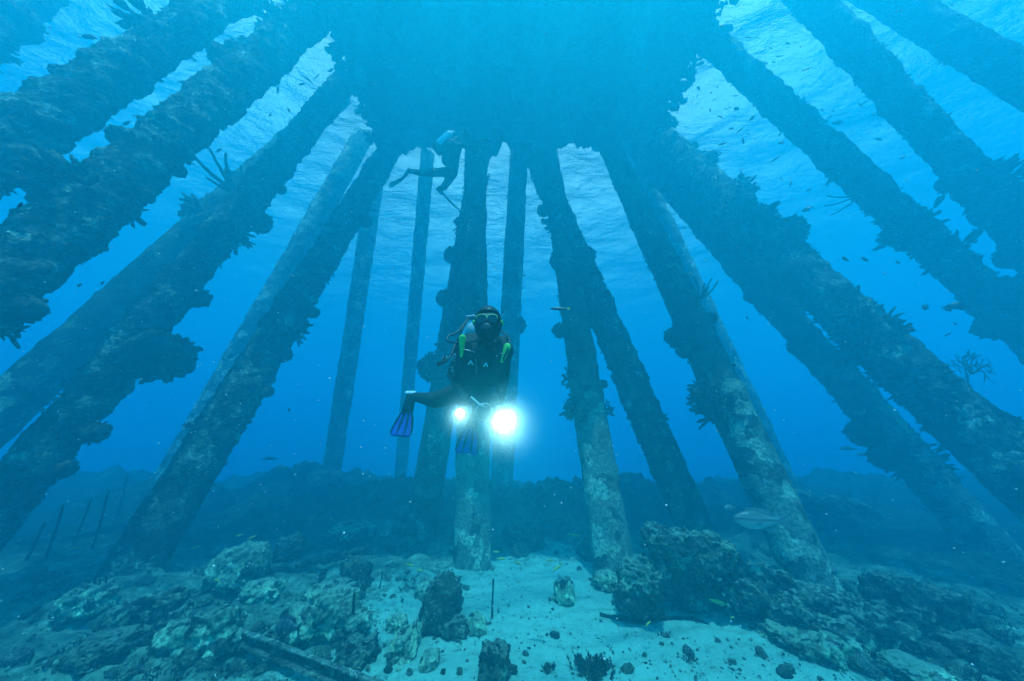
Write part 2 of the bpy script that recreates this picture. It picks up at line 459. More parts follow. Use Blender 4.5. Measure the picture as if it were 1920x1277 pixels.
PILE_LABELS = {
 'A': 'thick crusted pile crossing the upper left corner with a dark clump hanging from its underside',
 'B': 'nearest and thickest left pile, with round sponges standing on its lit upper edge',
 'C': 'left pile with a huge round sponge bulging from its lower inner side',
 'D': 'smoother pale pile just behind the pile with the huge round sponge',
 'E': 'leaning left pile standing on the rubble with white crust patches at its foot',
 'E2': 'faint far pile half hidden behind the leaning left pile with white patches',
 'F1': 'faint wide pile far behind, left of the diver\'s blue fin',
 'F2': 'thinnest faint pile in the distance between two others behind the left diver fin',
 'F3': 'shaded dark pile directly behind the diver, its foot left of the pale lit pile',
 'F': 'pale lit pile standing on the sand right below the diver with the lights',
 'F4': 'hazy pile close behind the right edge of the pale pile below the diver',
 'G': 'pale pile right of the bright lights, standing on the sand, fans on its left edge',
 'H': 'bumpy pile whose foot hides behind the big overhanging rock',
 'I': 'pale smooth pile with a feathery fan cluster, rising behind the snapper',
 'I2': 'faint far pile, a thin strip beside the pile with the feathery fan',
 'J': 'hazy right pile with round lumps on its left side, running below the lit leafy pile',
 'K': 'lit right pile wrapped in a wide band of dark leafy coral',
 'L': 'right pile fringed with leafy growth ending in a heavy dark clump at the picture edge',
 'M': 'upper right pile carrying a large ragged dark clump near the picture edge',
 'N': 'smooth blue pile crossing the upper right corner',
 'O': 'blurred dark pile end showing only in the upper left corner'}

def shaft(p, amp, seed):
    z0, z1 = p.zb, PILE_TOP
    n = int((z1 - z0) / (0.035 if p.key in NEAR else 0.07)); k = 84 if p.key in NEAR else 44
    vs, fs = [], []
    off = Vector((seed * 7.3, 0, seed * 3.1))
    for i in range(n + 1):
        z = z0 + (z1 - z0) * i / n
        c = p.pt(z)
        g = (amp * smooth(0.3, 3.5, z) + 0.25) * (0.55 if p.key in 'DFGIN' or len(p.key) == 2 else 1.0)
        for j in range(k):
            a = 2 * math.pi * j / k
            d = p.u * math.cos(a) + p.v * math.sin(a)
            q = c + d * p.rad(z) + off
            n1 = noise.noise(q * 5.5)
            r = p.rad(z) * 0.93 + g * (0.03 * fbm(q * 1.3, 2) + 0.055 * max(0, noise.noise(q * 2.4)) + 0.045 * max(0, n1) + 0.03 * abs(noise.noise(q * 12)) * (0.4 + max(0, n1)) + 0.022 * noise.noise(q * 21))
            vs.append((c + d * r - p.root.location)[:])
    for i in range(n):
        for j in range(k):
            fs.append((i * k + j, i * k + (j + 1) % k, (i + 1) * k + (j + 1) % k, (i + 1) * k + j))
    fs.append(tuple(n * k + j for j in range(k)))
    mb = MB(); mb.add(vs, fs)
    return mb.build('shaft', M['pile_hazed' if p.key in ('F1', 'F2', 'E2', 'I2', 'F4') else 'pile_zoned' if p.key in ('F', 'G', 'I', 'D', 'J') else 'pile'], p.root)

def lump_to(mb, c, dirn, ln, wd, th, jit=0.25, sub=1, rng=random):
    """a solid lobe growing from c along dirn"""
    a, u, v = frame_from(dirn)
    an = rng.random() * 6.28
    u, v = u * math.cos(an) + v * math.sin(an), v * math.cos(an) - u * math.sin(an)
    V, Fc = ico(sub)
    out = []
    for q in V:
        s = 1 + jit * (rng.random() - 0.5) * 2
        t = q[0] * 0.5 + 0.35
        w = 0.55 + 0.45 * max(0, min(1, t))
        out.append((c + (a * (t * ln) + u * (q[1] * wd * w) + v * (q[2] * th * w)) * s)[:])
    mb.add(out, Fc)

def fringe(p, n, z0, z1, size, side, spread=1.2, seed=0):
    """countless small lobes of growth covering one side of a pile"""
    rng = random.Random(seed)
    mb = MB()
    made = tries = 0
    inn = Vector((side[0], side[1], 0)).normalized()
    while made < n and tries < n * 12:
        tries += 1
        z = z0 + (z1 - z0) * rng.random()
        a = rng.gauss(0, spread)
        d0 = (inn - p.ax * inn.dot(p.ax)).normalized()
        d = (Matrix.Rotation(a, 3, p.ax) @ d0)
        c = p.pt(z) + d * (p.rad(z) * 0.96)
        if noise.noise(c * 0.8 + Vector((seed, 3, 1))) + 0.5 * noise.noise(c * 2.1) < rng.random() * 0.5 - 0.1: continue
        s = size * (0.45 + 0.9 * rng.random() ** 2)
        dr = (d + Vector((rng.gauss(0, .45), rng.gauss(0, .45), rng.gauss(-0.25, .45)))).normalized()
        kind = rng.random()
        c = c - p.root.location
        if kind < 0.5:
            for q in range(4):
                d2 = (dr + Vector((rng.gauss(0, .5), rng.gauss(0, .5), rng.gauss(0, .5)))).normalized()
                lump_to(mb, c, d2, s * (0.7 + .6 * rng.random()), s * 0.22, s * 0.14, 0.2, 1, rng)
        else: lump_to(mb, c, dr, s * 0.7, s * 0.55, s * 0.5, 0.2, 2 if p.key in NEAR else 1, rng)
        made += 1
    if mb.n:
        o = mb.build('encrusting_growth', M['growth'], p.root)
        tag(o, kind='stuff')

def near_axis(p, px, py):
    """the depth and axis point where the pile passes nearest to a picture point"""
    best = None
    for i in range(281):
        z = i * 0.05
        q = p.pt(z); d = q - CAM
        zz = d.y * _c + d.z * _s
        if zz < 0.3: continue
        yy = -d.y * _s + d.z * _c
        e = (CX + F * d.x / zz - px) ** 2 + (CY - F * yy / zz - py) ** 2
        if best is None or e < best[0]: best = (e, q, zz)
    return best[1], best[2]

def sponge_mesh(r, seed, sq=(1, 1, 1), amp=0.28, sub=4, fr=1.7):
    V, Fc = ico(sub)
    o = Vector((seed * 3.7, seed * 1.9, seed * 5.1))
    out = []
    for q in V:
        v = Vector(q)
        k = 1 + amp * fbm(v * fr + o, 4) + amp * 0.3 * abs(noise.noise(v * 5 + o)) + 0.05 * noise.noise(v * 11 + o)
        out.append((v.x * k * r * sq[0], v.y * k * r * sq[1], v.z * k * r * sq[2]))
    return out, Fc

def grow(pk, kind, px, py, rp, label=None, n=40, push=0.0):
    """one clump growing on a pile"""
    p = P[pk]
    axp, zz = near_axis(p, px, py)
    c = at(px, py, zz - push)
    r = rp * zz / F
    out = (c - axp)
    out = (out - p.ax * out.dot(p.ax))
    if out.length < 0.08: out = (CAM - axp) - p.ax * (CAM - axp).dot(p.ax)
    if kind != 'bush':         # rooted on the pile's skin, never adrift beside it
        lim = p.rad(axp.z) + 0.35 * r
        if out.length > lim: c = c - out.normalized() * (out.length - lim)
    out.normalize()
    sd = int(px * 7 + py * 13) % 997
    rng = random.Random(sd)
    base = p.root.location
    mb = MB()
    if kind == 'sponge':
        v, f = sponge_mesh(r * 0.9, sd, (1, 1, 0.95), 0.15, 4, 1.5)
        mb.add([(Vector(q) + c - base)[:] for q in v], f)
        for i in range(70):
            d = Vector((rng.gauss(0, 1), rng.gauss(0, 1), rng.gauss(0, 1))).normalized()
            sz = r * (0.12 + 0.14 * rng.random())
            lump_to(mb, c + d * r * 0.84 - base, d, sz * 1.1, sz * .6, sz * .5, .2, 1, rng)
        o = mb.build('sponge', M['sponge'], p.root)
    elif kind == 'fan':           # a cluster of flattened fingers radiating from one foot
        foot = c - out * r * 0.8
        for i in range(n):
            d = (out * (0.35 + 0.9 * rng.random()) + Vector((rng.gauss(0, .8), rng.gauss(0, .8), rng.gauss(0, .8)))).normalized()
            ln = r * (0.9 + 0.7 * rng.random())
            b = foot + d * r * 0.1
            m_ = b + d * ln * 0.55 + Vector((rng.gauss(0, .1), rng.gauss(0, .1), rng.gauss(0, .1))) * r
            lump_to(mb, b - base, m_ - b, ln * 0.8, r * 0.17, r * 0.09, 0.2, 1, rng)
            for q in range(rng.choice((2, 3, 4))):
                d2 = (d + Vector((rng.gauss(0, .5), rng.gauss(0, .5), rng.gauss(0, .5)))).normalized()
                lump_to(mb, m_ - base, d2, ln * (0.40 + 0.2 * rng.random()), r * 0.17, r * 0.08, 0.25, 1, rng)
        o = mb.build('branching_coral', M['coral'], p.root)
    elif kind == 'rod':           # sparse finger-thick branches
        foot = axp + out * p.d * 0.45
        tips = n
        for i in range(tips):
            d = (out + Vector((rng.gauss(0, .45), rng.gauss(0, .3), abs(rng.gauss(0.5, .4))))).normalized()
            pts = [foot - base]
            ln = r * (1.4 + 0.8 * rng.random())
            cur = foot.copy()
            for q in range(8):
                d = (d + Vector((rng.gauss(0, .12), rng.gauss(0, .12), 0.10))).normalized()
                cur = cur + d * ln / 8
                pts.append(cur - base)
            v, f = tube(pts, [r * 0.07 * (1 - 0.05 * q) for q in range(9)], 7)
            mb.add(v, f)
        o = mb.build('sea_rod', M['coral'], p.root)
    elif kind == 'bush':          # a finely branched sea fan on a short stalk
        foot = axp + out * p.d * 0.42
        def br(a, d, ln, rad, lev):
            pts = [a]; cur = a.copy(); dd = d.copy()
            for q in range(4):
                dd = (dd + Vector((rng.gauss(0, .16), rng.gauss(0, .10), rng.gauss(0, .16)))).normalized()
                cur = cur + dd * ln / 4; pts.append(cur.copy())
            v, f = tube([q - base for q in pts], [rad * (1 - .1 * q) for q in range(5)], 5)
            mb.add(v, f)
            if lev:
                for q in range(3):
                    br(pts[2 + q % 3].copy(), (dd + Vector((rng.gauss(0, .75), rng.gauss(0, .3), rng.gauss(0, .75)))).normalized(), ln * 0.66, rad * 0.68, lev - 1)
        dd = (c - foot)
        L_ = dd.length
        br(foot, dd.normalized(), L_ * 0.85, r * 0.06, 0)
        for q in range(6):
            br(foot + dd * 0.75, (dd.normalized() + Vector((rng.gauss(0, .8), 0, rng.gauss(0, .8)))).normalized(), r * 0.9, r * 0.045, 3)
        o = mb.build('sea_fan', M['coral'], p.root)
    if label: o['label'] = label
    return o

FR = {  # growth on each pile: number, from height, to height, size, spread
 'A': (420, 1, 12, .07, 1.3), 'B': (900, 0.8, 12, .065, 1.5), 'C': (420, 1.2, 12, .075, 0.8), 'D': (90, 2, 12, .06, 1.2),
 'E': (340, 1.4, 12, .08, 0.7), 'E2': (60, 2, 12, .09, 1.2), 'F1': (25, 2, 11, .08, 1.5), 'F2': (20, 2, 11, .08, 1.5),
 'F3': (260, 2.4, 12, .13, 1.4), 'F': (150, 3.6, 12, .09, 1.4), 'F4': (60, 3, 12, .11, 1.4), 'G': (110, 3.2, 12, .08, 1.0),
 'H': (420, 1.8, 12, .09, 1.0), 'I': (150, 3.4, 12, .08, 0.7), 'I2': (40, 2, 12, .09, 1.2), 'J': (300, 1.4, 12, .09, 0.8),
 'K': (900, 2.0, 12, .10, 1.0), 'L': (520, 1.5, 12, .10, 1.0), 'M': (420, 1.5, 13, .09, 1.3), 'N': (60, 3, 13, .06, 1.2), 'O': (160, 3, 13, .09, 1.5)}
for i, k in enumerate(PILES):
    p = P[k]
    p.root = empty('pier_pile', p.pt(ground(p.b.x, p.b.y)), PILE_LABELS[k], 'pier pile', 'piles of the pier')
    shaft(p, 1.25 if k in 'ABH' else 1.0, i)
    n, z0, z1, sz, spd = FR[k]
    sx = 1 if p.b.x < -0.9 else -1
    fringe(p, n, z0, z1, sz, (sx, -0.5), spd, i + 1)

for g in [
 ('A', 'sponge', 72, 318, 46), ('A', 'fan', 60, 300, 50, None, 50), ('A', 'sponge', 98, 131, 15), ('A', 'sponge', 125, 355, 22), ('A', 'fan', 235, 25, 38, None, 30),
 ('B', 'sponge', 224, 258, 22), ('B', 'sponge', 412, 108, 22), ('B', 'sponge', 442, 97, 18), ('B', 'fan', 105, 350, 55, None, 60), ('B', 'sponge', 140, 392, 36),
 ('B', 'sponge', 30, 575, 34), ('B', 'fan', 45, 605, 34, None, 16), ('B', 'sponge', 270, 365, 16), ('B', 'sponge', 342, 322, 14), ('B', 'fan', 500, 30, 34, None, 30), ('B', 'sponge', 205, 436, 12),
 ('C', 'sponge', 300, 668, 52, 'huge rounded dark sponge'), ('C', 'sponge', 180, 812, 22), ('C', 'sponge', 492, 418, 24), ('C', 'sponge', 380, 560, 20), ('C', 'rod', 418, 325, 48, None, 9), ('C', 'fan', 455, 455, 26, None, 24), ('C', 'sponge', 545, 360, 11), ('C', 'sponge', 120, 880, 18),
 ('D', 'fan', 365, 392, 34, None, 46),
 ('E', 'fan', 570, 620, 22, None, 26), ('E', 'sponge', 690, 415, 14), ('E', 'sponge', 585, 585, 13), ('E', 'sponge', 530, 665, 16), ('E', 'fan', 660, 380, 20, None, 24), ('E', 'sponge', 505, 735, 12), ('E', 'rod', 560, 370, 12, None, 2),
 ('F', 'fan', 862, 420, 22, None, 22), ('F3', 'sponge', 835, 560, 18), ('F3', 'sponge', 812, 690, 30), ('F4', 'sponge', 968, 610, 20), ('F3', 'sponge', 850, 480, 18),
 ('G', 'fan', 1072, 765, 27, None, 36), ('G', 'fan', 1146, 768, 14, None, 20), ('G', 'fan', 1058, 705, 16, None, 20), ('G', 'sponge', 1050, 620, 16), ('G', 'sponge', 1140, 720, 9),
 ('H', 'sponge', 1002, 400, 12), ('H', 'fan', 1010, 420, 18, None, 20), ('H', 'sponge', 1045, 490, 22), ('H', 'sponge', 1205, 760, 22), ('H', 'sponge', 1100, 480, 18), ('H', 'sponge', 1245, 885, 26), ('H', 'fan', 1022, 330, 14, None, 20),
 ('I', 'fan', 1320, 757, 38, 'feathery round cluster of dark fingers', 70), ('I', 'rod', 1330, 545, 26, None, 5), ('I', 'sponge', 1334, 597, 13), ('I', 'sponge', 1332, 618, 9), ('I', 'sponge', 1272, 630, 24), ('I', 'sponge', 1285, 655, 18), ('I', 'fan', 1195, 400, 16, None, 20), ('I', 'fan', 1250, 470, 14, None, 16),
 ('J', 'sponge', 1418, 552, 20), ('J', 'sponge', 1500, 650, 19), ('J', 'sponge', 1625, 812, 30), ('J', 'sponge', 1662, 858, 26), ('J', 'fan', 1755, 862, 30, None, 44), ('J', 'fan', 1425, 545, 24, None, 26), ('J', 'fan', 1330, 410, 20, None, 20),
 ('K', 'fan', 1440, 425, 42, None, 60), ('K', 'sponge', 1470, 440, 34), ('K', 'sponge', 1488, 520, 40, None), ('K', 'fan', 1410, 345, 26, None, 40), ('K', 'fan', 1565, 600, 30, None, 50), ('K', 'fan', 1640, 605, 34, None, 60), ('K', 'fan', 1600, 650, 36, None, 60),
 ('K', 'fan', 1680, 640, 26, None, 40), ('K', 'fan', 1660, 715, 26, None, 40), ('K', 'fan', 1735, 795, 14, None, 16), ('K', 'bush', 1826, 688, 26, None), ('K', 'sponge', 1330, 300, 16), ('K', 'fan', 1345, 262, 16, None, 20), ('K', 'fan', 1905, 800, 22, None, 26),
 ('L', 'fan', 1690, 445, 34, None, 44), ('L', 'fan', 1765, 490, 34, None, 44), ('L', 'sponge', 1880, 560, 44), ('L', 'sponge', 1862, 615, 24), ('L', 'fan', 1830, 530, 30, None, 36), ('L', 'rod', 1590, 400, 24, None, 3), ('L', 'sponge', 1920, 590, 50), ('L', 'fan', 1560, 330, 18, None, 20),
 ('M', 'sponge', 1895, 385, 46), ('M', 'fan', 1880, 330, 34, None, 44), ('M', 'fan', 1800, 400, 18, None, 20), ('M', 'sponge', 1905, 480, 26), ('M', 'sponge', 1730, 175, 12), ('M', 'fan', 1690, 105, 12, None, 16), ('M', 'fan', 1910, 440, 36, None, 40), ('M', 'sponge', 1770, 350, 20),
 ('N', 'fan', 1760, 120, 14, None, 14), ('O', 'sponge', 25, 38, 34), ('O', 'fan', 10, 90, 24, None, 30)]:
    grow(*g)

def cap():
    root = empty('pier_deck', (0.5, 5.0, HS), 'broad concrete pier deck overhead at the water surface joining the pile tops', 'pier deck')
    off = Vector((0.5, 5.0, HS))
    mb = MB()
    x0, x1, y0, y1, zb = -5.1, 5.5, 2.2, 7.5, HS - 0.35
    nx, ny = 150, 75
    v = []
    for j in range(ny + 1):
        for i in range(nx + 1):
            x = x0 + (x1 - x0) * i / nx; y = y0 + (y1 - y0) * j / ny
            e = min(x - x0, x1 - x, y - y0, y1 - y)
            q = Vector((x, y, 0))
            z = zb - 0.10 * abs(fbm(q * 1.4, 3)) - 0.05 * abs(noise.noise(q * 5))
            ux, uy = (2 * x - x0 - x1) / (x1 - x0), (2 * y - y0 - y1) / (y1 - y0)
            x += abs(ux) ** 5 * (0.40 * fbm(Vector((0, y * 0.8, math.copysign(3, ux))), 5, .62))
            y += abs(uy) ** 5 * (0.55 * fbm(Vector((x * 0.55, 0, math.copysign(5, uy))), 6, .66) - (0.15 if uy > 0 else 0))
            v.append((x - off.x, y - off.y, z - off.z))
    f = [(j * (nx + 1) + i, (j + 1) * (nx + 1) + i, (j + 1) * (nx + 1) + i + 1, j * (nx + 1) + i + 1) for j in range(ny) for i in range(nx)]
    ring = [i for i in range(nx + 1)] + [j * (nx + 1) + nx for j in range(1, ny + 1)] + [ny * (nx + 1) + i for i in range(nx - 1, -1, -1)] + [j * (nx + 1) for j in range(ny - 1, 0, -1)]
    b = len(v)
    for q in ring: v.append((v[q][0], v[q][1], 1.1))
    n = len(ring)
    for q in range(n): f.append((ring[q], ring[(q + 1) % n], b + (q + 1) % n, b + q))
    f.append(tuple(b + q for q in range(n)))
    mb.add(v, f)
    mb.build('slab', M['concrete'], root, smooth=False)
    for yy in (3.2, 4.9, 6.6):
        mb = MB(); n = 60; v = []; f = []
        for i in range(n + 1):
            x = x0 + 0.3 + (x1 - x0 - 0.6) * i / n
            for (a, b_) in ((-.25, .3), (.25, .3), (.25, -.32), (-.25, -.32)):
                q = Vector((x, yy + a, zb + b_ - .1))
                k_ = 0.06 * fbm(q * 1.7, 3)
                v.append((x - off.x, yy + a + k_ - off.y, zb + b_ - .1 + k_ - off.z))
        for i in range(n):
            for j in range(4): f.append((i * 4 + j, i * 4 + (j + 1) % 4, i * 4 + 4 + (j + 1) % 4, i * 4 + 4 + j))
        f += [(3, 2, 1, 0), tuple(n * 4 + j for j in range(4))]
        mb.add(v, f); mb.build('cross_beam', M['concrete'], root, smooth=False)
    rng = random.Random(5)
    mb = MB()
    for q in range(500):
        t = rng.random()
        sd = rng.choice((0, 1))
        pnt = Vector((x0, y0 + (y1 - y0) * t, zb)) if sd == 0 else Vector((x1, y0 + (y1 - y0) * t, zb)) if sd == 1 else Vector((x0 + (x1 - x0) * t, y1, zb))
        d = Vector((-1, 0, -.5)) if sd == 0 else Vector((1, 0, -.5)) if sd == 1 else Vector((0, 1, -.5))
        s = 0.10 + 0.34 * rng.random() ** 3
        lump_to(mb, pnt - off + Vector((rng.gauss(0, .15), rng.gauss(0, .15), rng.gauss(0, .1))), (d + Vector((rng.gauss(0, .5), rng.gauss(0, .5), rng.gauss(-.3, .4)))), s * 1.2, s * .5, s * .35, .25, 1, rng)
    tag(mb.build('encrusting_growth', M['growth'], root), kind='stuff')
cap()

# ------------------------------------------------------------------ rocks and rubble on the seabed
M['rock'] = crust('rock_turf', [(0.32, (0.05, 0.085, 0.055)), (0.45, (0.17, 0.27, 0.17)), (0.58, (0.32, 0.48, 0.31)), (0.72, (0.46, 0.66, 0.44))], 4.5, 1.0, 34, 0.03, lit_top=(0.36, 0.52, 0.36))
M['rock_dark'] = crust('dark_rock_turf', [(0.32, (0.022, 0.034, 0.024)), (0.5, (0.065, 0.095, 0.065)), (0.64, (0.16, 0.23, 0.15)), (0.76, (0.34, 0.46, 0.31))], 5.5, 1.0, 38, 0.03, lit_top=(0.24, 0.34, 0.24))
M['rock_mid'] = crust('mid_rock_turf', [(0.32, (0.03, 0.047, 0.034)), (0.48, (0.09, 0.135, 0.09)), (0.62, (0.21, 0.30, 0.20)), (0.76, (0.40, 0.54, 0.37))], 5.0, 1.0, 36, 0.03, lit_top=(0.34, 0.50, 0.35))
M['rock_pale'] = crust('pale_stone', [(0.30, (0.08, 0.11, 0.085)), (0.5, (0.19, 0.25, 0.19)), (0.7, (0.36, 0.44, 0.34))], 6, 0.9, 40, 0.02)
M['stick'] = crust('dead_stalk', [(0.3, (0.015, 0.02, 0.016)), (0.6, (0.04, 0.045, 0.03)), (0.8, (0.10, 0.10, 0.07))], 9, 0.7, 60, 0.006)
M['wood'] = crust('crusted_timber', [(0.3, (0.02, 0.028, 0.02)), (0.55, (0.06, 0.08, 0.06)), (0.7, (0.2, 0.25, 0.2))], 7, 0.9, 50, 0.012)
M['steel'] = crust('crusted_steel', [(0.3, (0.03, 0.04, 0.03)), (0.55, (0.10, 0.14, 0.11)), (0.7, (0.32, 0.42, 0.34))], 6, 0.9, 45, 0.01)

def hit(px, py):
    r = ray(px, py)
    t = 0.5
    while t < 60:
        q = CAM + r * t
        if q.z <= ground(q.x, q.y): break
        t += 0.03
    return CAM + r * t, t

def rock_shape(seed, sq, amp=0.30, sub=5, fr=1.3, flat=0.25, pw=2.7):
    """one boulder: several fused swellings, pitted and knobbly"""
    V, Fc = ico(sub)
    o = Vector((seed * 2.3, seed * 5.9, seed * 1.1))
    out = []
    for q in V:
        v = Vector(q)
        v = v / (abs(v.x) ** pw + abs(v.y) ** pw + abs(v.z) ** pw) ** (1 / pw)
        k = 1 + amp * 0.7 * fbm(v * fr + o, 2) + 0.20 * noise.noise(v * 2.6 + o) - 0.16 * abs(noise.noise(v * 4.7 - o)) + 0.09 * fbm(v * 7 + o, 4, .7)
        z = v.z * k
        if z < -flat: z = -flat + (z + flat) * 0.3
        out.append((v.x * k * sq[0], v.y * k * sq[1], z * sq[2]))
    return out, Fc

def rock(px, py, wpx, hpx, label, m='rock', lean=0.0, name='rock', amp=0.30, fr=1.3, deep=0.9, top=None, group=None, cat='rock', sink=0.12, pw=2.7):
    """a boulder whose foot shows at (px, py); width and height as they look from the camera"""
    q, z = hit(px, py)
    sx = wpx * z / F / 2
    low = math.asin(min(1, (CAM.z - q.z) / (q - CAM).length))     # how steeply it is looked down on
    h = max(0.55 * hpx, (hpx - 0.75 * wpx * deep * math.sin(low)) / math.cos(low)) * z / F
    sd = int(px * 3 + py * 17) % 1009
    v, f = rock_shape(sd, (1, deep, 1), amp, 5 if wpx > 55 else 4, fr, .25, pw)
    A = np.array(v)
    A[:, 0] *= sx / np.abs(A[:, 0]).max(); A[:, 1] *= sx * deep / np.abs(A[:, 1]).max()
    z0, z1 = A[:, 2].min(), A[:, 2].max()
    A[:, 2] = (A[:, 2] - z0) / (z1 - z0) * h * (1 + sink) - h * sink
    A[:, 0] += A[:, 2] * lean
    mb = MB(); mb.add(A, f)
    o = mb.build(name, M[m], loc=(q.x, q.y + sx * deep * 0.7, ground(q.x, q.y + sx * deep * 0.5)))
    tag(o, label, cat, group)
    return o

def multi_rock(px, py, parts, label, m='rock_dark', name='boulder', vox=0.013, am=1.0):
    """one large boulder of fused masses: parts are (dx, dy, rx, ry, depth) in picture pixels around its foot"""
    q, z = hit(px, py)
    k = z / F
    mb = MB()
    for dx, dy, rx, ry, dd in parts:
        sd = abs(int(dx * 3 + dy * 7)) % 97
        v, f = rock_shape(sd, (1, 1, 1), 0.22, 4, 1.4, 2)
        A = np.array(v) * np.array([rx * k, min(rx, ry) * k * 1.1, ry * k]) + np.array([dx * k, dd, -dy * k * 0.86])
        mb.add(A, f)
    tmp = mb.build('tmp', M[m], loc=(0, 0, 0))
    rm = tmp.modifiers.new('r', 'REMESH'); rm.mode = 'VOXEL'; rm.voxel_size = vox
    dg = bpy.context.evaluated_depsgraph_get()
    me = bpy.data.meshes.new_from_object(tmp.evaluated_get(dg))
    bpy.data.objects.remove(tmp)
    n = len(me.vertices)
    co_ = np.empty(n * 3); me.vertices.foreach_get('co', co_)
    no_ = np.empty(n * 3); me.vertex_normals.foreach_get('vector', no_)
    co_ = co_.reshape(-1, 3); no_ = no_.reshape(-1, 3)
    d = np.array([0.055 * fbm(Vector(c) * 4.5, 3) - 0.03 * abs(noise.noise(Vector(c) * 9)) + 0.026 * noise.noise(Vector(c) * 17) + 0.014 * noise.noise(Vector(c) * 33) for c in co_ / am]) * am
    co_ = co_ + no_ * d[:, None]
    me.vertices.foreach_set('co', co_.ravel())
    me.polygons.foreach_set('use_smooth', [True] * len(me.polygons))
    me.materials.clear(); me.materials.append(M[m])
    o = bpy.data.objects.new(name, me); C.objects.link(o)
    o.location = (q.x, q.y + 0.25, ground(q.x, q.y))
    tag(o, label, 'rock')
    return o

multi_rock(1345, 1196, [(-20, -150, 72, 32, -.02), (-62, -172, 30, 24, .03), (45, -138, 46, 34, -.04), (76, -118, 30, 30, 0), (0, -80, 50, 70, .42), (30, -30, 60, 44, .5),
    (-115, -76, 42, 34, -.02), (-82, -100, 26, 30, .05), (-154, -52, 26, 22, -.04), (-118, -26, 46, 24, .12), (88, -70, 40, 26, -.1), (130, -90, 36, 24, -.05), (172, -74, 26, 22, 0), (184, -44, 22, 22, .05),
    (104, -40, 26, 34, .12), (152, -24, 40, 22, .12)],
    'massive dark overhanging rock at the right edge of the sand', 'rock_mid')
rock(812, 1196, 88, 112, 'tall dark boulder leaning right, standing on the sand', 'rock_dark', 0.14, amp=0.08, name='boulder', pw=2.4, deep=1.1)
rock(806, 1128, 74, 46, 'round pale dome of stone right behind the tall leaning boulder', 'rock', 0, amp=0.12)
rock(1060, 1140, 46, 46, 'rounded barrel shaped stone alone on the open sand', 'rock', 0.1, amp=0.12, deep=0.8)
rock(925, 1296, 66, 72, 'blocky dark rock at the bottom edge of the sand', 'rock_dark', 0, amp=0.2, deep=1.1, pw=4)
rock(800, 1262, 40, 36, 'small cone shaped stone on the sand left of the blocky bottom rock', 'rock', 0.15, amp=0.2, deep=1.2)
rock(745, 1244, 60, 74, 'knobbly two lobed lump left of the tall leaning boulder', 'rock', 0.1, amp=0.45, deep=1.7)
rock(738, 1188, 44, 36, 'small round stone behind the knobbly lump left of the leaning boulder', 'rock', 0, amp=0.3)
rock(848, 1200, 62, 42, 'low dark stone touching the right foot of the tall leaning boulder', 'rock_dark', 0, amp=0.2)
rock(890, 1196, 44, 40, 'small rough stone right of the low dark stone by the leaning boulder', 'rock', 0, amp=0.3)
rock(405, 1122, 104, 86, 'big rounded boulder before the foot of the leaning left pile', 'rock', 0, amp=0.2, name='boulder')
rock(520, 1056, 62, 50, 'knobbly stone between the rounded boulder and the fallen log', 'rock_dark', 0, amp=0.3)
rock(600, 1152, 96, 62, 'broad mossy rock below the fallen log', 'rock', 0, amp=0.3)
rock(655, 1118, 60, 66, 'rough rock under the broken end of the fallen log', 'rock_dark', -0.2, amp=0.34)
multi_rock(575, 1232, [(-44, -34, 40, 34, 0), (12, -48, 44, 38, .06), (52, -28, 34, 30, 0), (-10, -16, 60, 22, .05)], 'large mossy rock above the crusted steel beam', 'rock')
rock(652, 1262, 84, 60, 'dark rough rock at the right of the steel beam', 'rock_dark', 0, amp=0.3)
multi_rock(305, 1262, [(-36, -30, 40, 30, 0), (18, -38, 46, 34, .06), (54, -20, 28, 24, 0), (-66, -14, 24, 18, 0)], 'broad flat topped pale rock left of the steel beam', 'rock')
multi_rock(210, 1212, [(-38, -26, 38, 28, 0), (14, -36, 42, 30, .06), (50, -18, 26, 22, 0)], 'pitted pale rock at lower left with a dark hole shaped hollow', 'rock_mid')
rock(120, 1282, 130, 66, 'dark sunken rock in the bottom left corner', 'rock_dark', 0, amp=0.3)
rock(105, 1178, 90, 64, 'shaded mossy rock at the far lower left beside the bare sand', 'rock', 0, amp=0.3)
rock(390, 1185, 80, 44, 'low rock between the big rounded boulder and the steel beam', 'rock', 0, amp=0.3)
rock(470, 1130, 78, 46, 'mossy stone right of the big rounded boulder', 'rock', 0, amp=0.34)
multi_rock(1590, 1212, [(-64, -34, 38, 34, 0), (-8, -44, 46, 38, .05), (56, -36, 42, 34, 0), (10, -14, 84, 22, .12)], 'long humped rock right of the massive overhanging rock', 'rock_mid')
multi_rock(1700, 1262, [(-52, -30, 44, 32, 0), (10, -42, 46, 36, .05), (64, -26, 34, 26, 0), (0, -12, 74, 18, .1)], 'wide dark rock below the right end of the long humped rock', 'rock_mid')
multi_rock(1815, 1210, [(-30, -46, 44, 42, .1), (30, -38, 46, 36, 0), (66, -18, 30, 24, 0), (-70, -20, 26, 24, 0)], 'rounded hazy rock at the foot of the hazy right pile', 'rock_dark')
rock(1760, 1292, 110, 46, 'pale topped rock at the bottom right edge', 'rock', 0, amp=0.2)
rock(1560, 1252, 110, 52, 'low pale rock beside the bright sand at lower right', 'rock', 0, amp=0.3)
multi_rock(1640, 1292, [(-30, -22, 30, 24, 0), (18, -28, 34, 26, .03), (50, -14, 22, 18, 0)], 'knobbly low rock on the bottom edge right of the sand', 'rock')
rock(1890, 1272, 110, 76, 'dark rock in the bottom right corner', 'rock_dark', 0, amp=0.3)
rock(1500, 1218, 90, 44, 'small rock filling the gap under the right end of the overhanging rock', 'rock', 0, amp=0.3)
rock(1120, 1052, 70, 40, 'dark low rock against the left foot of the pale pile by the lights', 'rock_dark', 0, amp=0.3)
rock(985, 1030, 90, 52, 'dark clump of rock between the two pale piles on the sand', 'rock_dark', 0, amp=0.34)
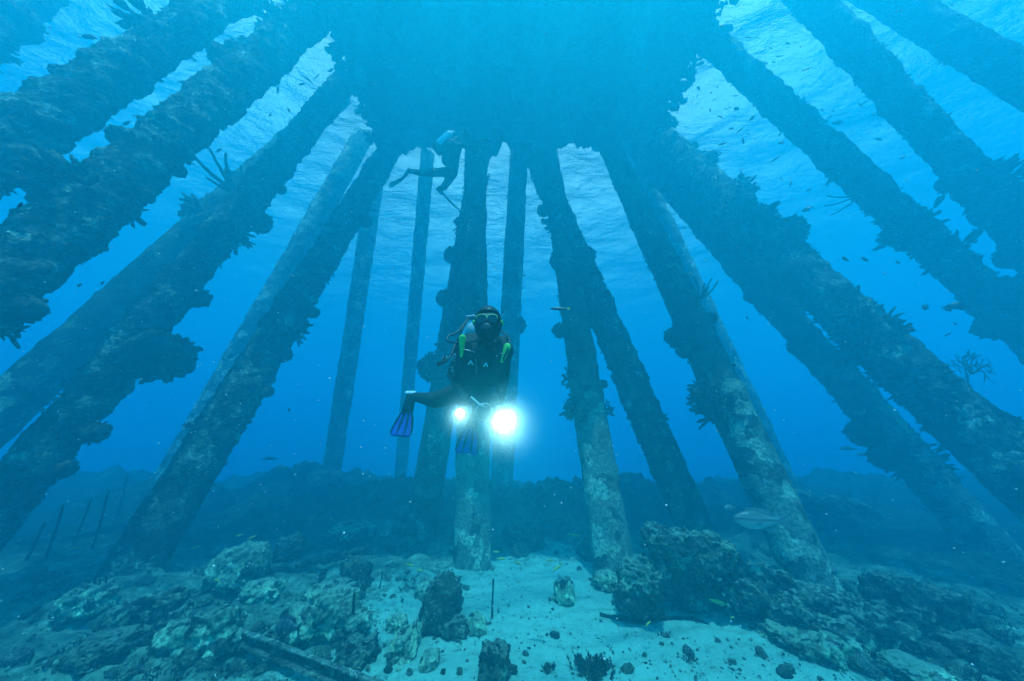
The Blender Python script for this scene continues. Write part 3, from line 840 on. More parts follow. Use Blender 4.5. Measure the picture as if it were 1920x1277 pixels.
rock(1145, 1112, 62, 38, 'rough stone in front of the pale pile by the lights', 'rock', 0, amp=0.34)
rock(640, 1020, 80, 40, 'broken slab of rock behind the fallen log', 'rock', 0, amp=0.3)
rock(1298, 1024, 36, 26, 'small round knob sitting behind the top of the overhanging rock', 'rock_dark', 0, amp=0.2)
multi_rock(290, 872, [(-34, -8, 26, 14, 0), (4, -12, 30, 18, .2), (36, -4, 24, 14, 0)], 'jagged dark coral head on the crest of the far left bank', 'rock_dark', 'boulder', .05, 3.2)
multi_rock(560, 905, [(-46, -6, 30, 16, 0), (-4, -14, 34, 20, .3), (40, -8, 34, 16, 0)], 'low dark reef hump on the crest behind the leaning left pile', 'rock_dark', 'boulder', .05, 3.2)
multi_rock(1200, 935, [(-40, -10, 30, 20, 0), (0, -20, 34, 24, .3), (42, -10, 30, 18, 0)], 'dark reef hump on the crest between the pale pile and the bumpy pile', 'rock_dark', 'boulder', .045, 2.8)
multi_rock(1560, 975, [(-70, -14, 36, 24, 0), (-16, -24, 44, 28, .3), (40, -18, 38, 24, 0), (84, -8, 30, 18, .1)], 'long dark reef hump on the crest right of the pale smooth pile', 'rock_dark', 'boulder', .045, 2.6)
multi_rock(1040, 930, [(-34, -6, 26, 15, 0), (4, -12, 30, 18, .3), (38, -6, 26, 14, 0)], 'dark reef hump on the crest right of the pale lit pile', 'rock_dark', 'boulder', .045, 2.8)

# three tilted plates of dead coral
for (px, py, lab, tilt) in [(666, 1008, 'tilted flat plate of dead coral, left of three on the rubble', 0.9), (690, 1006, 'tilted flat plate of dead coral, middle of three on the rubble', 0.6), (722, 1004, 'tilted flat plate of dead coral, right of three on the rubble', 0.4)]:
    q, z = hit(px, py)
    v, f = rock_shape(px, (1, 1, 1), 0.2, 4, 1.2, 2)
    A = np.array(v) * np.array([0.15, 0.19, 0.035])
    mb = MB(); mb.add(A, f)
    o = mb.build('coral_plate', M['rock_pale'], loc=q + Vector((0, 0, 0.10)))
    o.rotation_euler = (0.9, 0.5 * tilt, tilt)
    tag(o, lab, 'coral plate', 'tilted plates of dead coral')

# loose rubble: ten shapes, copied over the bed
rub_mesh = []
for i in range(12):
    v, f = rock_shape(40 + i, (1, 0.55 + 0.05 * i, 0.45 + 0.03 * (i % 6)), 0.36, 4 if i < 6 else 3, 1.5)
    mb = MB(); mb.add(v, f)
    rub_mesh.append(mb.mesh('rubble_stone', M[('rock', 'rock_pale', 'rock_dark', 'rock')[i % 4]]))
def stone(x, y, s, label, group, rng, name='rubble_stone'):
    o = bpy.data.objects.new(name, rng.choice(rub_mesh))
    C.objects.link(o)
    o.location = (x, y, ground(x, y) + s * 0.10)
    o.rotation_euler = (rng.gauss(0, .5), rng.gauss(0, .5), rng.random() * 6.28)
    o.scale = (s, s * (0.7 + .5 * rng.random()), s * (1.0 + .8 * rng.random()))
    tag(o, label, 'stone', group)
rng = random.Random(11)
zones = [
 ('small loose stone among the mossy rubble at lower left', 'loose stones at lower left', 90, (20, 700, 1075, 1277), 0.035, 0.12),
 ('loose stone of the dark rubble slope at lower right', 'loose stones of the right slope', 60, (1460, 1910, 1090, 1277), 0.04, 0.15),
 ('loose stone of the shaded rubble bank behind the piles', 'loose stones of the far bank', 55, (250, 1800, 900, 1040), 0.08, 0.26),
 ('small rough stone lying loose on the pale sand', 'small stones on the sand', 90, (600, 1500, 1050, 1277), 0.014, 0.075)]
for lab, grp, n, (x0, x1, y0, y1), s0, s1 in zones:
    for i in range(n):
        q, z = hit(x0 + (x1 - x0) * rng.random(), y0 + (y1 - y0) * rng.random())
        stone(q.x, q.y, s0 + (s1 - s0) * rng.random() ** 2, lab, grp, rng)

# gravel, chips and tufts nobody could count
def scatter(name, n, box, size, material, keep, seed, tuft=False):
    rng = random.Random(seed)
    mb = MB()
    for i in range(n):
        for t in range(20):
            q, z = hit(box[0] + (box[1] - box[0]) * rng.random(), box[2] + (box[3] - box[2]) * rng.random() ** 0.8)
            if keep(sandness(q.x, q.y), noise.noise(q * 1.7 + Vector((seed, 0, 0)))): break
        else: continue
        s = size * (0.4 + 1.4 * rng.random() ** 3)
        if tuft:
            for k in range(9):
                d = Vector((rng.gauss(0, .6), rng.gauss(0, .6), 1)).normalized()
                b = q + Vector((rng.gauss(0, s * .4), rng.gauss(0, s * .4), -0.01))
                v, f = tube([b, b + d * s * .6, b + (d + Vector((rng.gauss(0, .4), rng.gauss(0, .4), 0))) * s * 1.1], [s * .09, s * .07, s * .02], 4)
                mb.add(v, f)
        else:
            lump_to(mb, q + Vector((0, 0, s * 0.1)), Vector((rng.gauss(0, 1), rng.gauss(0, 1), rng.gauss(0, .3))), s, s * (.3 + .3 * rng.random()), s * (.2 + .3 * rng.random()), .3, 1, rng)
    o = mb.build(name, material)
    tag(o, kind='stuff')
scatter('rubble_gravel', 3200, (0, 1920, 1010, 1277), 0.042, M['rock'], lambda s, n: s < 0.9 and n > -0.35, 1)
scatter('sand_chips', 2200, (560, 1600, 1030, 1277), 0.028, M['rock_pale'], lambda s, n: s > 0.3 and n > -0.1, 2)
scatter('dark_chips', 1600, (520, 1600, 1030, 1277), 0.028, M['rock_dark'], lambda s, n: s > 0.2 and n > -0.05, 3)
scatter('turf_tufts', 900, (100, 1900, 1030, 1277), 0.05, M['growth'], lambda s, n: s < 0.8 and n > -0.1, 4, True)

# fallen log with a torn end, steel beam, stalks and a branch
def ground_pt(px, py, up=0.0):
    q, z = hit(px, py)
    return Vector((q.x, q.y, q.z + up))
def rough_tube(pts, rads, k, amp, fr, seed):
    P_ = [Vector(p) for p in pts]
    N = 60
    fine, fr_ = [], []
    for i in range(N + 1):
        t = i / N * (len(P_) - 1); a = min(int(t), len(P_) - 2); u = t - a
        fine.append(P_[a].lerp(P_[a + 1], u)); fr_.append(rads[a] * (1 - u) + rads[a + 1] * u)
    v, f = tube(fine, fr_, k)
    out = []
    o = Vector((seed, seed * 2.0, 0))
    for i, q in enumerate(v):
        c = fine[i // k]; d = Vector(q) - c
        out.append((c + d * (1 + amp * fbm(Vector(q) * fr + o, 3)))[:])
    return out, f
lg = empty('fallen_log', ground_pt(590, 1070), 'crusted fallen log lying on the rubble with its torn end raised', 'log')
a, b, c = ground_pt(455, 1092, 0.04), ground_pt(570, 1072, 0.14), ground_pt(676, 1066, 0.26)
mb = MB(); v, f = rough_tube([a, b, c], [0.05, 0.065, 0.085], 14, 0.5, 9, 3); mb.add([(Vector(q) - lg.location)[:] for q in v], f)
mb.build('trunk', M['wood'], lg)
mb = MB()
rng = random.Random(4)
for i in range(16):
    d = Vector((0.7 + .4 * rng.random(), rng.gauss(0, .4), rng.gauss(0.25, .5))).normalized()
    lump_to(mb, c - lg.location + Vector((-.05, rng.gauss(0, .03), rng.gauss(0, .03))), d, 0.16 + .1 * rng.random(), .03, .02, .3, 1, rng)
mb.build('torn_end', M['rock_dark'], lg)
mb = MB(); v, f = rough_tube([ground_pt(600, 1098, -.05), ground_pt(604, 1085, 0.12)], [.04, .05], 10, .4, 12, 8); mb.add([(Vector(q) - lg.location)[:] for q in v], f)
mb.build('branch_stub', M['wood'], lg)

bm_a, bm_b = ground_pt(372, 1178, 0.08), ground_pt(760, 1330, 0.06)
beam = empty('steel_beam', bm_a, 'crusted steel channel beam lying across the rubble into the bottom edge', 'beam')
dirn = (bm_b - bm_a); Lb = dirn.length; dirn.normalize()
sidev = dirn.cross(Vector((0, 0, 1))).normalized(); upv = sidev.cross(dirn)
def beam_piece(name, o0, wd, ht, seed, m='steel'):
    mb = MB(); N = 70; v = []; f = []
    for i in range(N + 1):
        for (a_, b_) in ((-wd, -ht), (wd, -ht), (wd, ht), (-wd, ht)):
            q = dirn * (Lb * i / N) + o0[0] * sidev + o0[1] * upv
            n_ = 1 + 0.35 * noise.noise(Vector((i * .23, a_ * 40 + seed, b_ * 40)))
            v.append((q + sidev * a_ * n_ + upv * b_ * n_)[:])
    for i in range(N):
        for j in range(4): f.append((i * 4 + j, i * 4 + (j + 1) % 4, i * 4 + 4 + (j + 1) % 4, i * 4 + 4 + j))
    f += [(3, 2, 1, 0), tuple(N * 4 + j for j in range(4))]
    mb.add(v, f)
    return mb.build(name, M[m], beam, smooth=False)
beam_piece('web', (0, 0), .006, .042, 1, 'rock_dark'); beam_piece('flange', (0.022, 0.048), .026, .007, 5, 'rock_pale'); beam_piece('flange', (0.035, -0.046), .036, .008, 9)

def stalk(px, py, tx, ty, label, r=0.012, name='dead_stalk', group=None):
    q = ground_pt(px, py, -0.04)
    d = q - CAM; z = d.y * _c + d.z * _s
    t = at(tx, ty, z)
    m1 = q.lerp(t, .5) + Vector((random.gauss(0, .012), 0, 0))
    v, f = rough_tube([q, m1, t], [r * 1.15, r, r * .8], 8, .35, 30, px % 50)
    mb = MB(); mb.add([(Vector(w_) - q)[:] for w_ in v], f)
    o = mb.build(name, M['stick'], loc=q)
    tag(o, label, 'stalk', group)
stalk(923, 1158, 925, 1086, 'tall thin post standing alone on the open sand', .013, 'thin_post')
stalk(711, 1104, 717, 1072, 'short thin stick standing on the sand right of the fallen log', .010)
stalk(662, 1196, 664, 1112, 'taller of two dead stalks standing beside the mossy rock right of the log', .017)
stalk(648, 1180, 650, 1140, 'shorter of two dead stalks standing beside the mossy rock right of the log', .012)
stalk(1177, 1112, 1179, 1092, 'tiny stub standing at the right foot of the pale pile by the lights', .010)
for (a_, b_, c_, d_, l_) in [(222, 965, 240, 891, 'rightmost'), (174, 1030, 204, 919, 'second from right'), (137, 1022, 172, 934, 'middle'), (86, 1048, 119, 947, 'second from left'), (50, 1050, 84, 981, 'leftmost')]:
    stalk(a_, b_, c_, d_, l_ + ' of five tall dead sea rods leaning at the left bank', .017, 'dead_sea_rod', 'dead sea rods at the left bank')
for i, px in enumerate((166, 176, 186, 197)):
    stalk(px, 1126, px + 2, 1088 - (i % 2) * 8, 'short dark peg in the little row at the foot of the leaning left pile', .012, 'peg', 'row of pegs at the leaning pile')
br = empty('fallen_branch', ground_pt(1190, 1166), 'dark forked branch lying flat on the sand left of the overhanging rock', 'branch')
mb = MB()
for pts, rr in [([ground_pt(1126, 1156, .02), ground_pt(1180, 1168, .03), ground_pt(1262, 1164, .03)], [.02, .028, .02]), ([ground_pt(1240, 1164, .03), ground_pt(1300, 1164, .03), ground_pt(1330, 1172, .01)], [.018, .014, .008]), ([ground_pt(1246, 1160, .02), ground_pt(1243, 1158, .12), ground_pt(1238, 1150, .25)], [.014, .010, .006])]:
    v, f = rough_tube(pts, rr, 8, .6, 14, 5); mb.add([(Vector(q) - br.location)[:] for q in v], f)
mb.build('stem', M['stick'], br)
def weed(px, py, s, label, n=60):
    q = ground_pt(px, py, -.02); rng = random.Random(px)
    mb = MB()
    for i in range(n):
        d = Vector((rng.gauss(0, .7), rng.gauss(0, .7), .8)).normalized()
        b = Vector((rng.gauss(0, s * .35), rng.gauss(0, s * .35), 0))
        ln = s * (.4 + .6 * rng.random())
        e = (d + Vector((rng.gauss(0, .5), rng.gauss(0, .5), -.1))) * ln
        v, f = tube([b, b + d * ln * .4, b + d * ln * .6 + e * .2, b + d * ln * .5 + e * .45], [s * .04, s * .035, s * .03, s * .02], 5)
        mb.add(v, f)
        for k in range(3): lump_to(mb, b + d * ln * (.3 + .25 * k), (d + Vector((rng.gauss(0, .7), rng.gauss(0, .7), 0))), s * .28, s * .13, s * .07, .3, 1, rng)
    o = mb.build('seaweed', M['growth'], loc=q)
    tag(o, label, 'seaweed')
weed(1110, 1262, .16, 'dark bushy seaweed clump on the sand near the bottom edge', 110)
weed(1030, 1258, .09, 'low seaweed tuft on the sand left of the bushy clump')
weed(1290, 1238, .09, 'small weed tuft at the edge of the bright sand below the overhanging rock')
weed(1210, 1085, .13, 'wispy weed at the left shoulder of the overhanging rock', 70)
weed(1250, 1196, .08, 'pale weed tuft under the left end of the overhanging rock')
weed(560, 1190, .08, 'little weed tuft on the rubble above the steel beam')

# ------------------------------------------------------------------ fish
def fish_mat(name, stops, axis=2, rough=0.4):
    """colour banded along one local axis (0 length, 2 height), as the fish itself is patterned"""
    m, nt, b = mat(name)
    tc = nt.nodes.new('ShaderNodeTexCoord')
    sp = nt.nodes.new('ShaderNodeSeparateXYZ')
    nt.links.new(tc.outputs['Generated'], sp.inputs[0])
    r = ramp(nt, stops)
    nt.links.new(sp.outputs[axis], r.inputs['Fac'])
    nt.links.new(r.outputs['Color'], b.inputs['Base Color'])
    b.inputs['Roughness'].default_value = rough
    return m
M['fish_dark'] = fish_mat('dark_fish', [(0.0, (0.04, 0.05, 0.05)), (0.4, (0.02, 0.025, 0.03)), (1.0, (0.012, 0.016, 0.02))])
M['fish_yellow'] = fish_mat('yellow_wrasse', [(0.25, (0.55, 0.60, 0.35)), (0.45, (0.10, 0.14, 0.05)), (0.55, (0.75, 0.72, 0.05)), (1.0, (0.55, 0.58, 0.04))])
M['fish_snap'] = fish_mat('snapper', [(0.12, (0.55, 0.62, 0.56)), (0.42, (0.30, 0.38, 0.32)), (0.55, (0.06, 0.08, 0.07)), (0.62, (0.22, 0.28, 0.24)), (0.8, (0.10, 0.14, 0.11))])
M['fish_fin'] = plain('fin_membrane', (0.16, 0.21, 0.19), 0.5)
M['fish_grey'] = fish_mat('grey_fish', [(0.2, (0.20, 0.24, 0.24)), (0.8, (0.06, 0.08, 0.08))])
M['eye'] = plain('fish_eye', (0.01, 0.01, 0.012), 0.15)
M['yellow_fin'] = plain('yellow_tail', (0.7, 0.65, 0.05), 0.5)
st = []
for i, p_ in enumerate((0.0, 0.18, 0.24, 0.34, 0.40, 0.50, 0.56, 0.66, 0.72)):
    st.append((p_, (0.35, 0.40, 0.36) if i % 2 == 0 else (0.01, 0.012, 0.015)))
M['fish_bars'] = fish_mat('barred_fish', st, 0)
M['fish_bars_dark'] = fish_mat('dark_barred_fish', [(p_, tuple(c_ * .28 for c_ in col_)) for p_, col_ in st], 0)
PROF = {  # half height along the body from snout to tail root
 'damsel': [(0, .03), (.06, .12), (.18, .21), (.35, .26), (.55, .23), (.72, .13), (.82, .06), (.86, .05)],
 'wrasse': [(0, .02), (.06, .055), (.18, .085), (.35, .10), (.55, .095), (.72, .065), (.82, .045), (.86, .04)],
 'snapper': [(0, .03), (.07, .085), (.16, .135), (.30, .175), (.45, .165), (.62, .115), (.78, .06), (.86, .045)]}
def fish_body(kind):
    pr = PROF[kind]
    k, v, f = 12, [], []
    wd = {'damsel': .42, 'wrasse': .6, 'snapper': .5}[kind]
    for x, h in pr:
        for j in range(k):
            a = 2 * math.pi * j / k
            v.append((0.5 - x, math.cos(a) * h * wd, math.sin(a) * h * (1.0 if math.sin(a) > 0 else 0.92)))
    n = len(pr)
    for i in range(n - 1):
        for j in range(k): f.append((i * k + j, i * k + (j + 1) % k, (i + 1) * k + (j + 1) % k, (i + 1) * k + j))
    f.append(tuple(range(k - 1, -1, -1))); f.append(tuple((n - 1) * k + j for j in range(k)))
    return v, f
def slab_fin(outl, t=0.008):
    n = len(outl)
    v = [(x, -t, z) for x, z in outl] + [(x, t, z) for x, z in outl]
    f = [tuple(range(n)), tuple(range(2 * n - 1, n - 1, -1))] + [(i, i + n, (i + 1) % n + n, (i + 1) % n) for i in range(n)]
    return v, f
def fins(kind):
    h = max(q[1] for q in PROF[kind])
    r = PROF[kind][-1][1]
    tail = [(-.34, r * .8), (-.42, h * .55), (-.52, h * .85), (-.455, h * .15), (-.455, -h * .15), (-.52, -h * .85), (-.42, -h * .55), (-.34, -r * .8)]
    dors = [(.28, h * .72), (.20, h * 1.22), (.02, h * 1.28), (-.16, h * 1.12), (-.24, h * 1.0), (-.27, h * .38), (-.05, h * .7), (.1, h * .85)]
    anal = [(-.02, -h * .78), (-.10, -h * 1.2), (-.22, -h * 1.05), (-.27, -h * .36), (-.12, -h * .62)]
    pect = [(.18, -h * .1), (.08, h * .10), (.02, -h * .12), (.06, -h * .45)]
    return tail, dors, anal, pect
SMALL = {}
for kd, mm in (('damsel', 'fish_dark'), ('wrasse', 'fish_yellow'), ('wrasse', 'fish_dark'), ('damsel', 'fish_bars'), ('damsel', 'fish_bars_dark'), ('wrasse', 'fish_grey')):
    mb = MB(); mb.add(*fish_body(kd))
    for o_ in fins(kd)[:3]: mb.add(*slab_fin(o_))
    SMALL[(kd, mm)] = mb.mesh('fish', M[mm])
def fish(px, py, lpx, z, kd, mm, yaw, pitch=0.0, label='', group=None, name='fish', frac=None):
    if frac is not None:
        q, zz = hit(px, py); z = zz * frac
    o = bpy.data.objects.new(name, SMALL[(kd, mm)])
    C.objects.link(o)
    o.location = at(px, py, z)
    L_ = lpx * z / F
    o.scale = (L_, L_, L_)
    o.rotation_euler = (0, -pitch, yaw)
    tag(o, label, 'fish', group)
    return o
rng = random.Random(21)
# the shoal against the bright surface: three gaps, two labels each shared only inside its gap
gA = [(320, 425), (405, 410), (385, 460), (370, 466), (430, 555), (463, 572), (355, 615), (340, 650), (330, 372), (250, 378), (412, 466), (390, 550), (580, 680), (605, 610), (605, 765), (645, 785), (715, 895), (722, 812), (440, 600), (300, 470), (190, 975), (110, 830), (480, 505), (345, 500)]
gB = [(510, 268), (525, 215), (570, 265), (556, 205), (630, 185), (460, 160), (715, 295), (790, 345), (540, 270), (500, 225), (600, 240), (810, 500), (845, 525), (825, 475), (1000, 490), (960, 440), (1020, 595), (1125, 672), (940, 448), (1040, 735), (650, 380), (700, 420), (780, 470), (905, 560)]
for L_, lab, grp in ((gA, 'small dark fish silhouetted in the bright gap left of the lit leafy pile', 'fish in the gap left of the leafy pile'),
                     (gB, 'small dark fish silhouetted in the bright gap right of the lit leafy pile', 'fish in the gap right of the leafy pile')):
    for (x, y) in L_:
        fish(1200 + x / 2.28, y / 2.28, 9 + 8 * rng.random(), 6 + 3 * rng.random(), rng.choice(('wrasse', 'damsel', 'wrasse')), 'fish_dark', rng.choice((0.4, 2.6)) + rng.gauss(0, .4), rng.gauss(.3, .5), lab, grp)
for (x, y) in [(1040, 332), (1080, 412), (1128, 315), (1150, 296), (1187, 284), (820, 562), (1010, 430), (1240, 262)]:
    fish(x / 1.995, y / 1.995, 13 + 6 * rng.random(), 6.5, rng.choice(('damsel', 'wrasse')), 'fish_dark', rng.choice((.3, 2.7)) + rng.gauss(0, .4), rng.gauss(-.4, .5), 'small dark fish in the bright gap above the pile with the sea rods', 'fish in the left bright gap')
for (x, y, l, z, lab) in [
 (165, 69, 24, 4.5, 'dark fish against the bright patch at the upper left corner'), (238, 231, 20, 4.6, 'dark fish just above the left round sponge of the mossy pile'), (261, 220, 15, 4.8, 'smaller dark fish right of the sponge on the mossy pile'),
 (345, 155, 17, 5.0, 'striped looking dark fish above the mossy pile below the upper gap'), (168, 480, 22, 3.6, 'round dark fish below the mossy left pile'), (149, 535, 14, 5.0, 'tiny dark fish below the round dark fish at left'), (192, 531, 15, 5.0, 'faint little fish right of the tiny dark fish at left'),
 (354, 797, 20, 4.0, 'dark fish in front of the leaning left pile with white patches'), (546, 519, 12, 5.5, 'small fish beside the leaning left pile halfway up'), (432, 668, 20, 6.5, 'hazy fish left of the leaning left pile'), (542, 769, 8, 5, 'tiny dark fish in open blue left of the blue fin'), (488, 600, 11, 5.5, 'small fish on the left edge of the leaning left pile'),
 (38, 384, 20, 1.6, 'blurry dark round fish close to the left edge of the picture')]:
    fish(x, y, l, z, 'damsel', 'fish_dark', rng.choice((.25, 2.9)) + rng.gauss(0, .2), rng.gauss(0, .25), lab)
for (x, y, l, lab) in [(985, 220, 18, 'slender fish crossing the blue below the bright right gap'), (1075, 220, 15, 'diving fish right of the slender one below the bright right gap'), (1235, 235, 10, 'tiny fish left of the hazy leafy pile at right'), (1367, 450, 17, 'round fish hanging in the blue right of the leafy pile'),
 (1470, 458, 18, 'first of two touching fish beside the far right pile'), (1525, 445, 26, 'long fish touching a rounder one beside the far right pile'), (1508, 528, 17, 'dark round fish below the pair beside the far right pile'), (575, 485, 10, 'tiny fish by the left lumps of the hazy right pile'), (512, 500, 11, 'tiny fish left of the lumps of the hazy right pile'),
 (500, 325, 13, 'small fish between the pale smooth pile and the hazy right pile'), (240, 290, 14, 'small fish beside the pale smooth pile above the sea rods'), (1605, 135, 26, 'long dark fish by the right pile fringe near the picture edge'), (1475, 580, 11, 'faint tiny fish lowest in the blue at right')]:
    fish(1200 + x / 2.554, 400 + y / 2.554, l, 4.6, rng.choice(('damsel', 'wrasse')), 'fish_dark', rng.choice((.2, 2.9)) + rng.gauss(0, .3), rng.gauss(0, .3), lab)
# yellow wrasses over the bed
wr = [(1144, 955, 20, .3), (1077, 1004, 24, -.1), (780, 982, 20, .25), (583, 982, 14, 0), (565, 1012, 14, -.4), (769, 1060, 18, -.1), (788, 1070, 16, 0), (971, 1056, 17, -.4), (939, 1048, 20, .1), (1045, 1065, 22, -.4), (1031, 1051, 14, 0), (1135, 1038, 11, .3), (1151, 1031, 13, 0), (1160, 1037, 11, -.1), (1192, 1069, 20, .15), (1348, 1130, 33, .2), (1373, 1158, 11, 0), (1215, 1170, 16, .4), (449, 1004, 14, -.3), (472, 1008, 14, .4), (561, 1000, 13, -.4), (584, 973, 11, 0), (530, 947, 11, 0), (365, 1027, 18, .2), (407, 1088, 15, .3), (477, 1074, 12, 0), (930, 1035, 14, 0)]
wl = {0: 'yellow wrasse over the pale pile right of the lights', 1: 'yellow wrasse between the two pale piles, over the dark rocks', 2: 'yellow wrasse over the rubble left of the pale lit pile', 14: 'yellow wrasse at the right foot of the pale pile by the lights', 15: 'largest yellow wrasse, in front of the massive overhanging rock', 16: 'tiny yellow wrasse under the largest one by the overhanging rock', 17: 'yellow wrasse at the left end of the overhanging rock'}
for i, (x, y, l, pt_) in enumerate(wr):
    lab = wl.get(i) or ('small yellow wrasse above the rubble left of the sand' if x < 640 else 'small yellow wrasse hovering low over the middle of the sand')
    grp = 'yellow wrasses over the rubble' if x < 640 else 'yellow wrasses over the sand'
    fish(x, y, l, 0, 'wrasse', 'fish_yellow', (0.2 if i % 3 else 2.9) + rng.gauss(0, .25), pt_, lab, grp, frac=.88)
fish(1369, 953, 20, 5.0, 'damsel', 'fish_bars', 2.8, 0, 'pale barred fish left of the snapper, beside the pale smooth pile')
fish(1565, 1070, 20, 4.2, 'damsel', 'fish_bars', .3, 0, 'pale barred fish low over the dark slope, right foot of the smooth pile')
fish(540, 1177, 56, 0, 'damsel', 'fish_bars_dark', 2.95, 0, 'big dark barred fish low over the rubble above the steel beam', frac=.93)
fish(1590, 841, 30, 8, 'wrasse', 'fish_grey', 3.0, 0, 'faint grey fish in the distance left of its companion at right')
fish(1624, 852, 30, 8, 'wrasse', 'fish_grey', 3.0, 0, 'faint grey fish in the distance, the right one of two')
fish(505, 860, 26, 9, 'wrasse', 'fish_grey', .2, 0, 'faint grey fish over the far bank left of the blue fin')
# yellowtail in mid water
yt = empty('fish', at(1050, 579, 3.4), 'grey fish with a yellow forked tail beside the right hand piles', 'fish')
mb = MB(); mb.add(*fish_body('wrasse')); b_ = mb.build('body', M['fish_dark'], yt)
mb = MB(); mb.add(*slab_fin(fins('wrasse')[0])); mb.build('tail_fin', M['yellow_fin'], yt)
yt.scale = (.24,) * 3; yt.rotation_euler = (0, -.1, 3.0)
# the snapper
sn = empty('snapper', at(1426, 976, 3.6), 'large silvery fish with a dark side line in front of the pale smooth pile', 'fish')
mb = MB(); mb.add(*fish_body('snapper')); mb.build('body', M['fish_snap'], sn)
tl, dr, an, pc = fins('snapper')
for nm, ol in (('tail_fin', tl), ('dorsal_fin', dr), ('anal_fin', an)):
    mb = MB(); mb.add(*slab_fin(ol)); mb.build(nm, M['fish_fin'], sn, smooth=False)
for s_ in (1, -1):
    mb = MB(); v, f = slab_fin(pc, .006); mb.add([(x, y + s_ * .075, z) for x, y, z in v], f); mb.build('pectoral_fin', M['fish_fin'], sn, smooth=False)
    V, Fc = ico(2); mb = MB(); mb.add([(q[0] * .016 + .375, q[1] * .008 + s_ * .044, q[2] * .016 + .04) for q in V], Fc); mb.build('eye', M['eye'], sn)
sn.scale = (94 * 3.6 / F,) * 3
sn.rotation_euler = (0, -.03, math.pi - .1)

# ------------------------------------------------------------------ divers
M['suit'] = plain('black_wetsuit', (0.012, 0.014, 0.016), 0.75)
M['skin'] = plain('skin', (0.26, 0.22, 0.19), 0.6)
M['black'] = plain('black_rubber', (0.010, 0.011, 0.013), 0.45)
M['vest'] = plain('black_nylon', (0.016, 0.018, 0.022), 0.8)
M['green'] = plain('neon_green', (0.25, 0.85, 0.12), 0.55)
M['white'] = plain('white_plastic', (0.75, 0.76, 0.74), 0.5)
M['tank'] = plain('tank_aluminium', (0.62, 0.64, 0.62), 0.35, 0.3)
M['blue'] = plain('blue_fin_rubber', (0.015, 0.06, 0.42), 0.5)
M['teal'] = plain('teal_fin_rubber', (0.10, 0.55, 0.38), 0.5)
M['maskgreen'] = plain('mask_rim_green', (0.45, 0.70, 0.16), 0.4)
M['lens'] = plain('dark_glass', (0.01, 0.02, 0.025), 0.08)
M['grey'] = plain('grey_metal', (0.3, 0.31, 0.32), 0.35, 0.6)

def capsule(a, b, ra, rb, k=14, rings=5):
    a, b = Vector(a), Vector(b)
    d = b - a; L_ = d.length
    t, u, v = frame_from(d if L_ > 1e-6 else (0, 0, 1))
    vs, fs = [], []
    prof = []
    for i in range(rings + 1):
        th = math.pi / 2 * (1 - i / rings)
        prof.append((-math.sin(th) * ra, math.cos(th) * ra))
    for i in range(rings + 1):
        th = math.pi / 2 * i / rings
        prof.append((L_ + math.sin(th) * rb, math.cos(th) * rb))
    for (x, r) in prof:
        r = max(r, 1e-4)
        for j in range(k):
            an = 2 * math.pi * j / k
            vs.append((a + t * x + (u * math.cos(an) + v * math.sin(an)) * r)[:])
    n = len(prof)
    for i in range(n - 1):
        for j in range(k): fs.append((i * k + j, i * k + (j + 1) % k, (i + 1) * k + (j + 1) % k, (i + 1) * k + j))
    fs.append(tuple(range(k - 1, -1, -1))); fs.append(tuple((n - 1) * k + j for j in range(k)))
    return vs, fs
def fused(name, shapes, mats, parent, voxel, pick=None, smooth_it=8):
    """fuse overlapping capsules and blobs into ONE continuous skin"""
    mb = MB()
    for v, f in shapes: mb.add(v, f)
    tmp = mb.build('tmp', mats[0])
    m1 = tmp.modifiers.new('r', 'REMESH'); m1.mode = 'VOXEL'; m1.voxel_size = voxel
    m2 = tmp.modifiers.new('s', 'SMOOTH'); m2.iterations = smooth_it; m2.factor = 0.5
    dg = bpy.context.evaluated_depsgraph_get()
    me = bpy.data.meshes.new_from_object(tmp.evaluated_get(dg))
    bpy.data.objects.remove(tmp)
    me.materials.clear()
    for m in mats: me.materials.append(m)
    me.polygons.foreach_set('use_smooth', [True] * len(me.polygons))
    if pick: me.polygons.foreach_set('material_index', [pick(q.center) for q in me.polygons])
    o = bpy.data.objects.new(name, me); C.objects.link(o); o.parent = parent
    return o
def ell(c, r, sub=3, rot=None):
    V, Fc = ico(sub)
    out = []
    for q in V:
        v = Vector((q[0] * r[0], q[1] * r[1], q[2] * r[2]))
        if rot: v = rot @ v
        out.append((v + Vector(c))[:])
    return out, Fc
def loft(name, rows, m, parent, closed_ring=True):
    """rows of equal-length rings -> one solid"""
    mb = MB(); k = len(rows[0]); v = [p for r in rows for p in r]; f = []
    for i in range(len(rows) - 1):
        for j in range(k): f.append((i * k + j, i * k + (j + 1) % k, (i + 1) * k + (j + 1) % k, (i + 1) * k + j))
    f.append(tuple(range(k - 1, -1, -1))); f.append(tuple((len(rows) - 1) * k + j for j in range(k)))
    mb.add([tuple(p) for p in v], f)
    return mb.build(name, m, parent)
def hose(name, pts, r, m, parent, base):
    # smooth curve through points
    P_ = [Vector(p) for p in pts]
    fine = []
    for i in range(len(P_) - 1):
        p0, p1, p2, p3 = P_[max(i - 1, 0)], P_[i], P_[i + 1], P_[min(i + 2, len(P_) - 1)]
        for q in range(8):
            t = q / 8
            fine.append(0.5 * ((2 * p1) + (p2 - p0) * t + (2 * p0 - 5 * p1 + 4 * p2 - p3) * t * t + (3 * p1 - p0 - 3 * p2 + p3) * t ** 3))
    fine.append(P_[-1])
    v, f = tube([q - base for q in fine], [r] * len(fine), 8)
    mb = MB(); mb.add(v, f)
    return mb.build(name, m, parent)
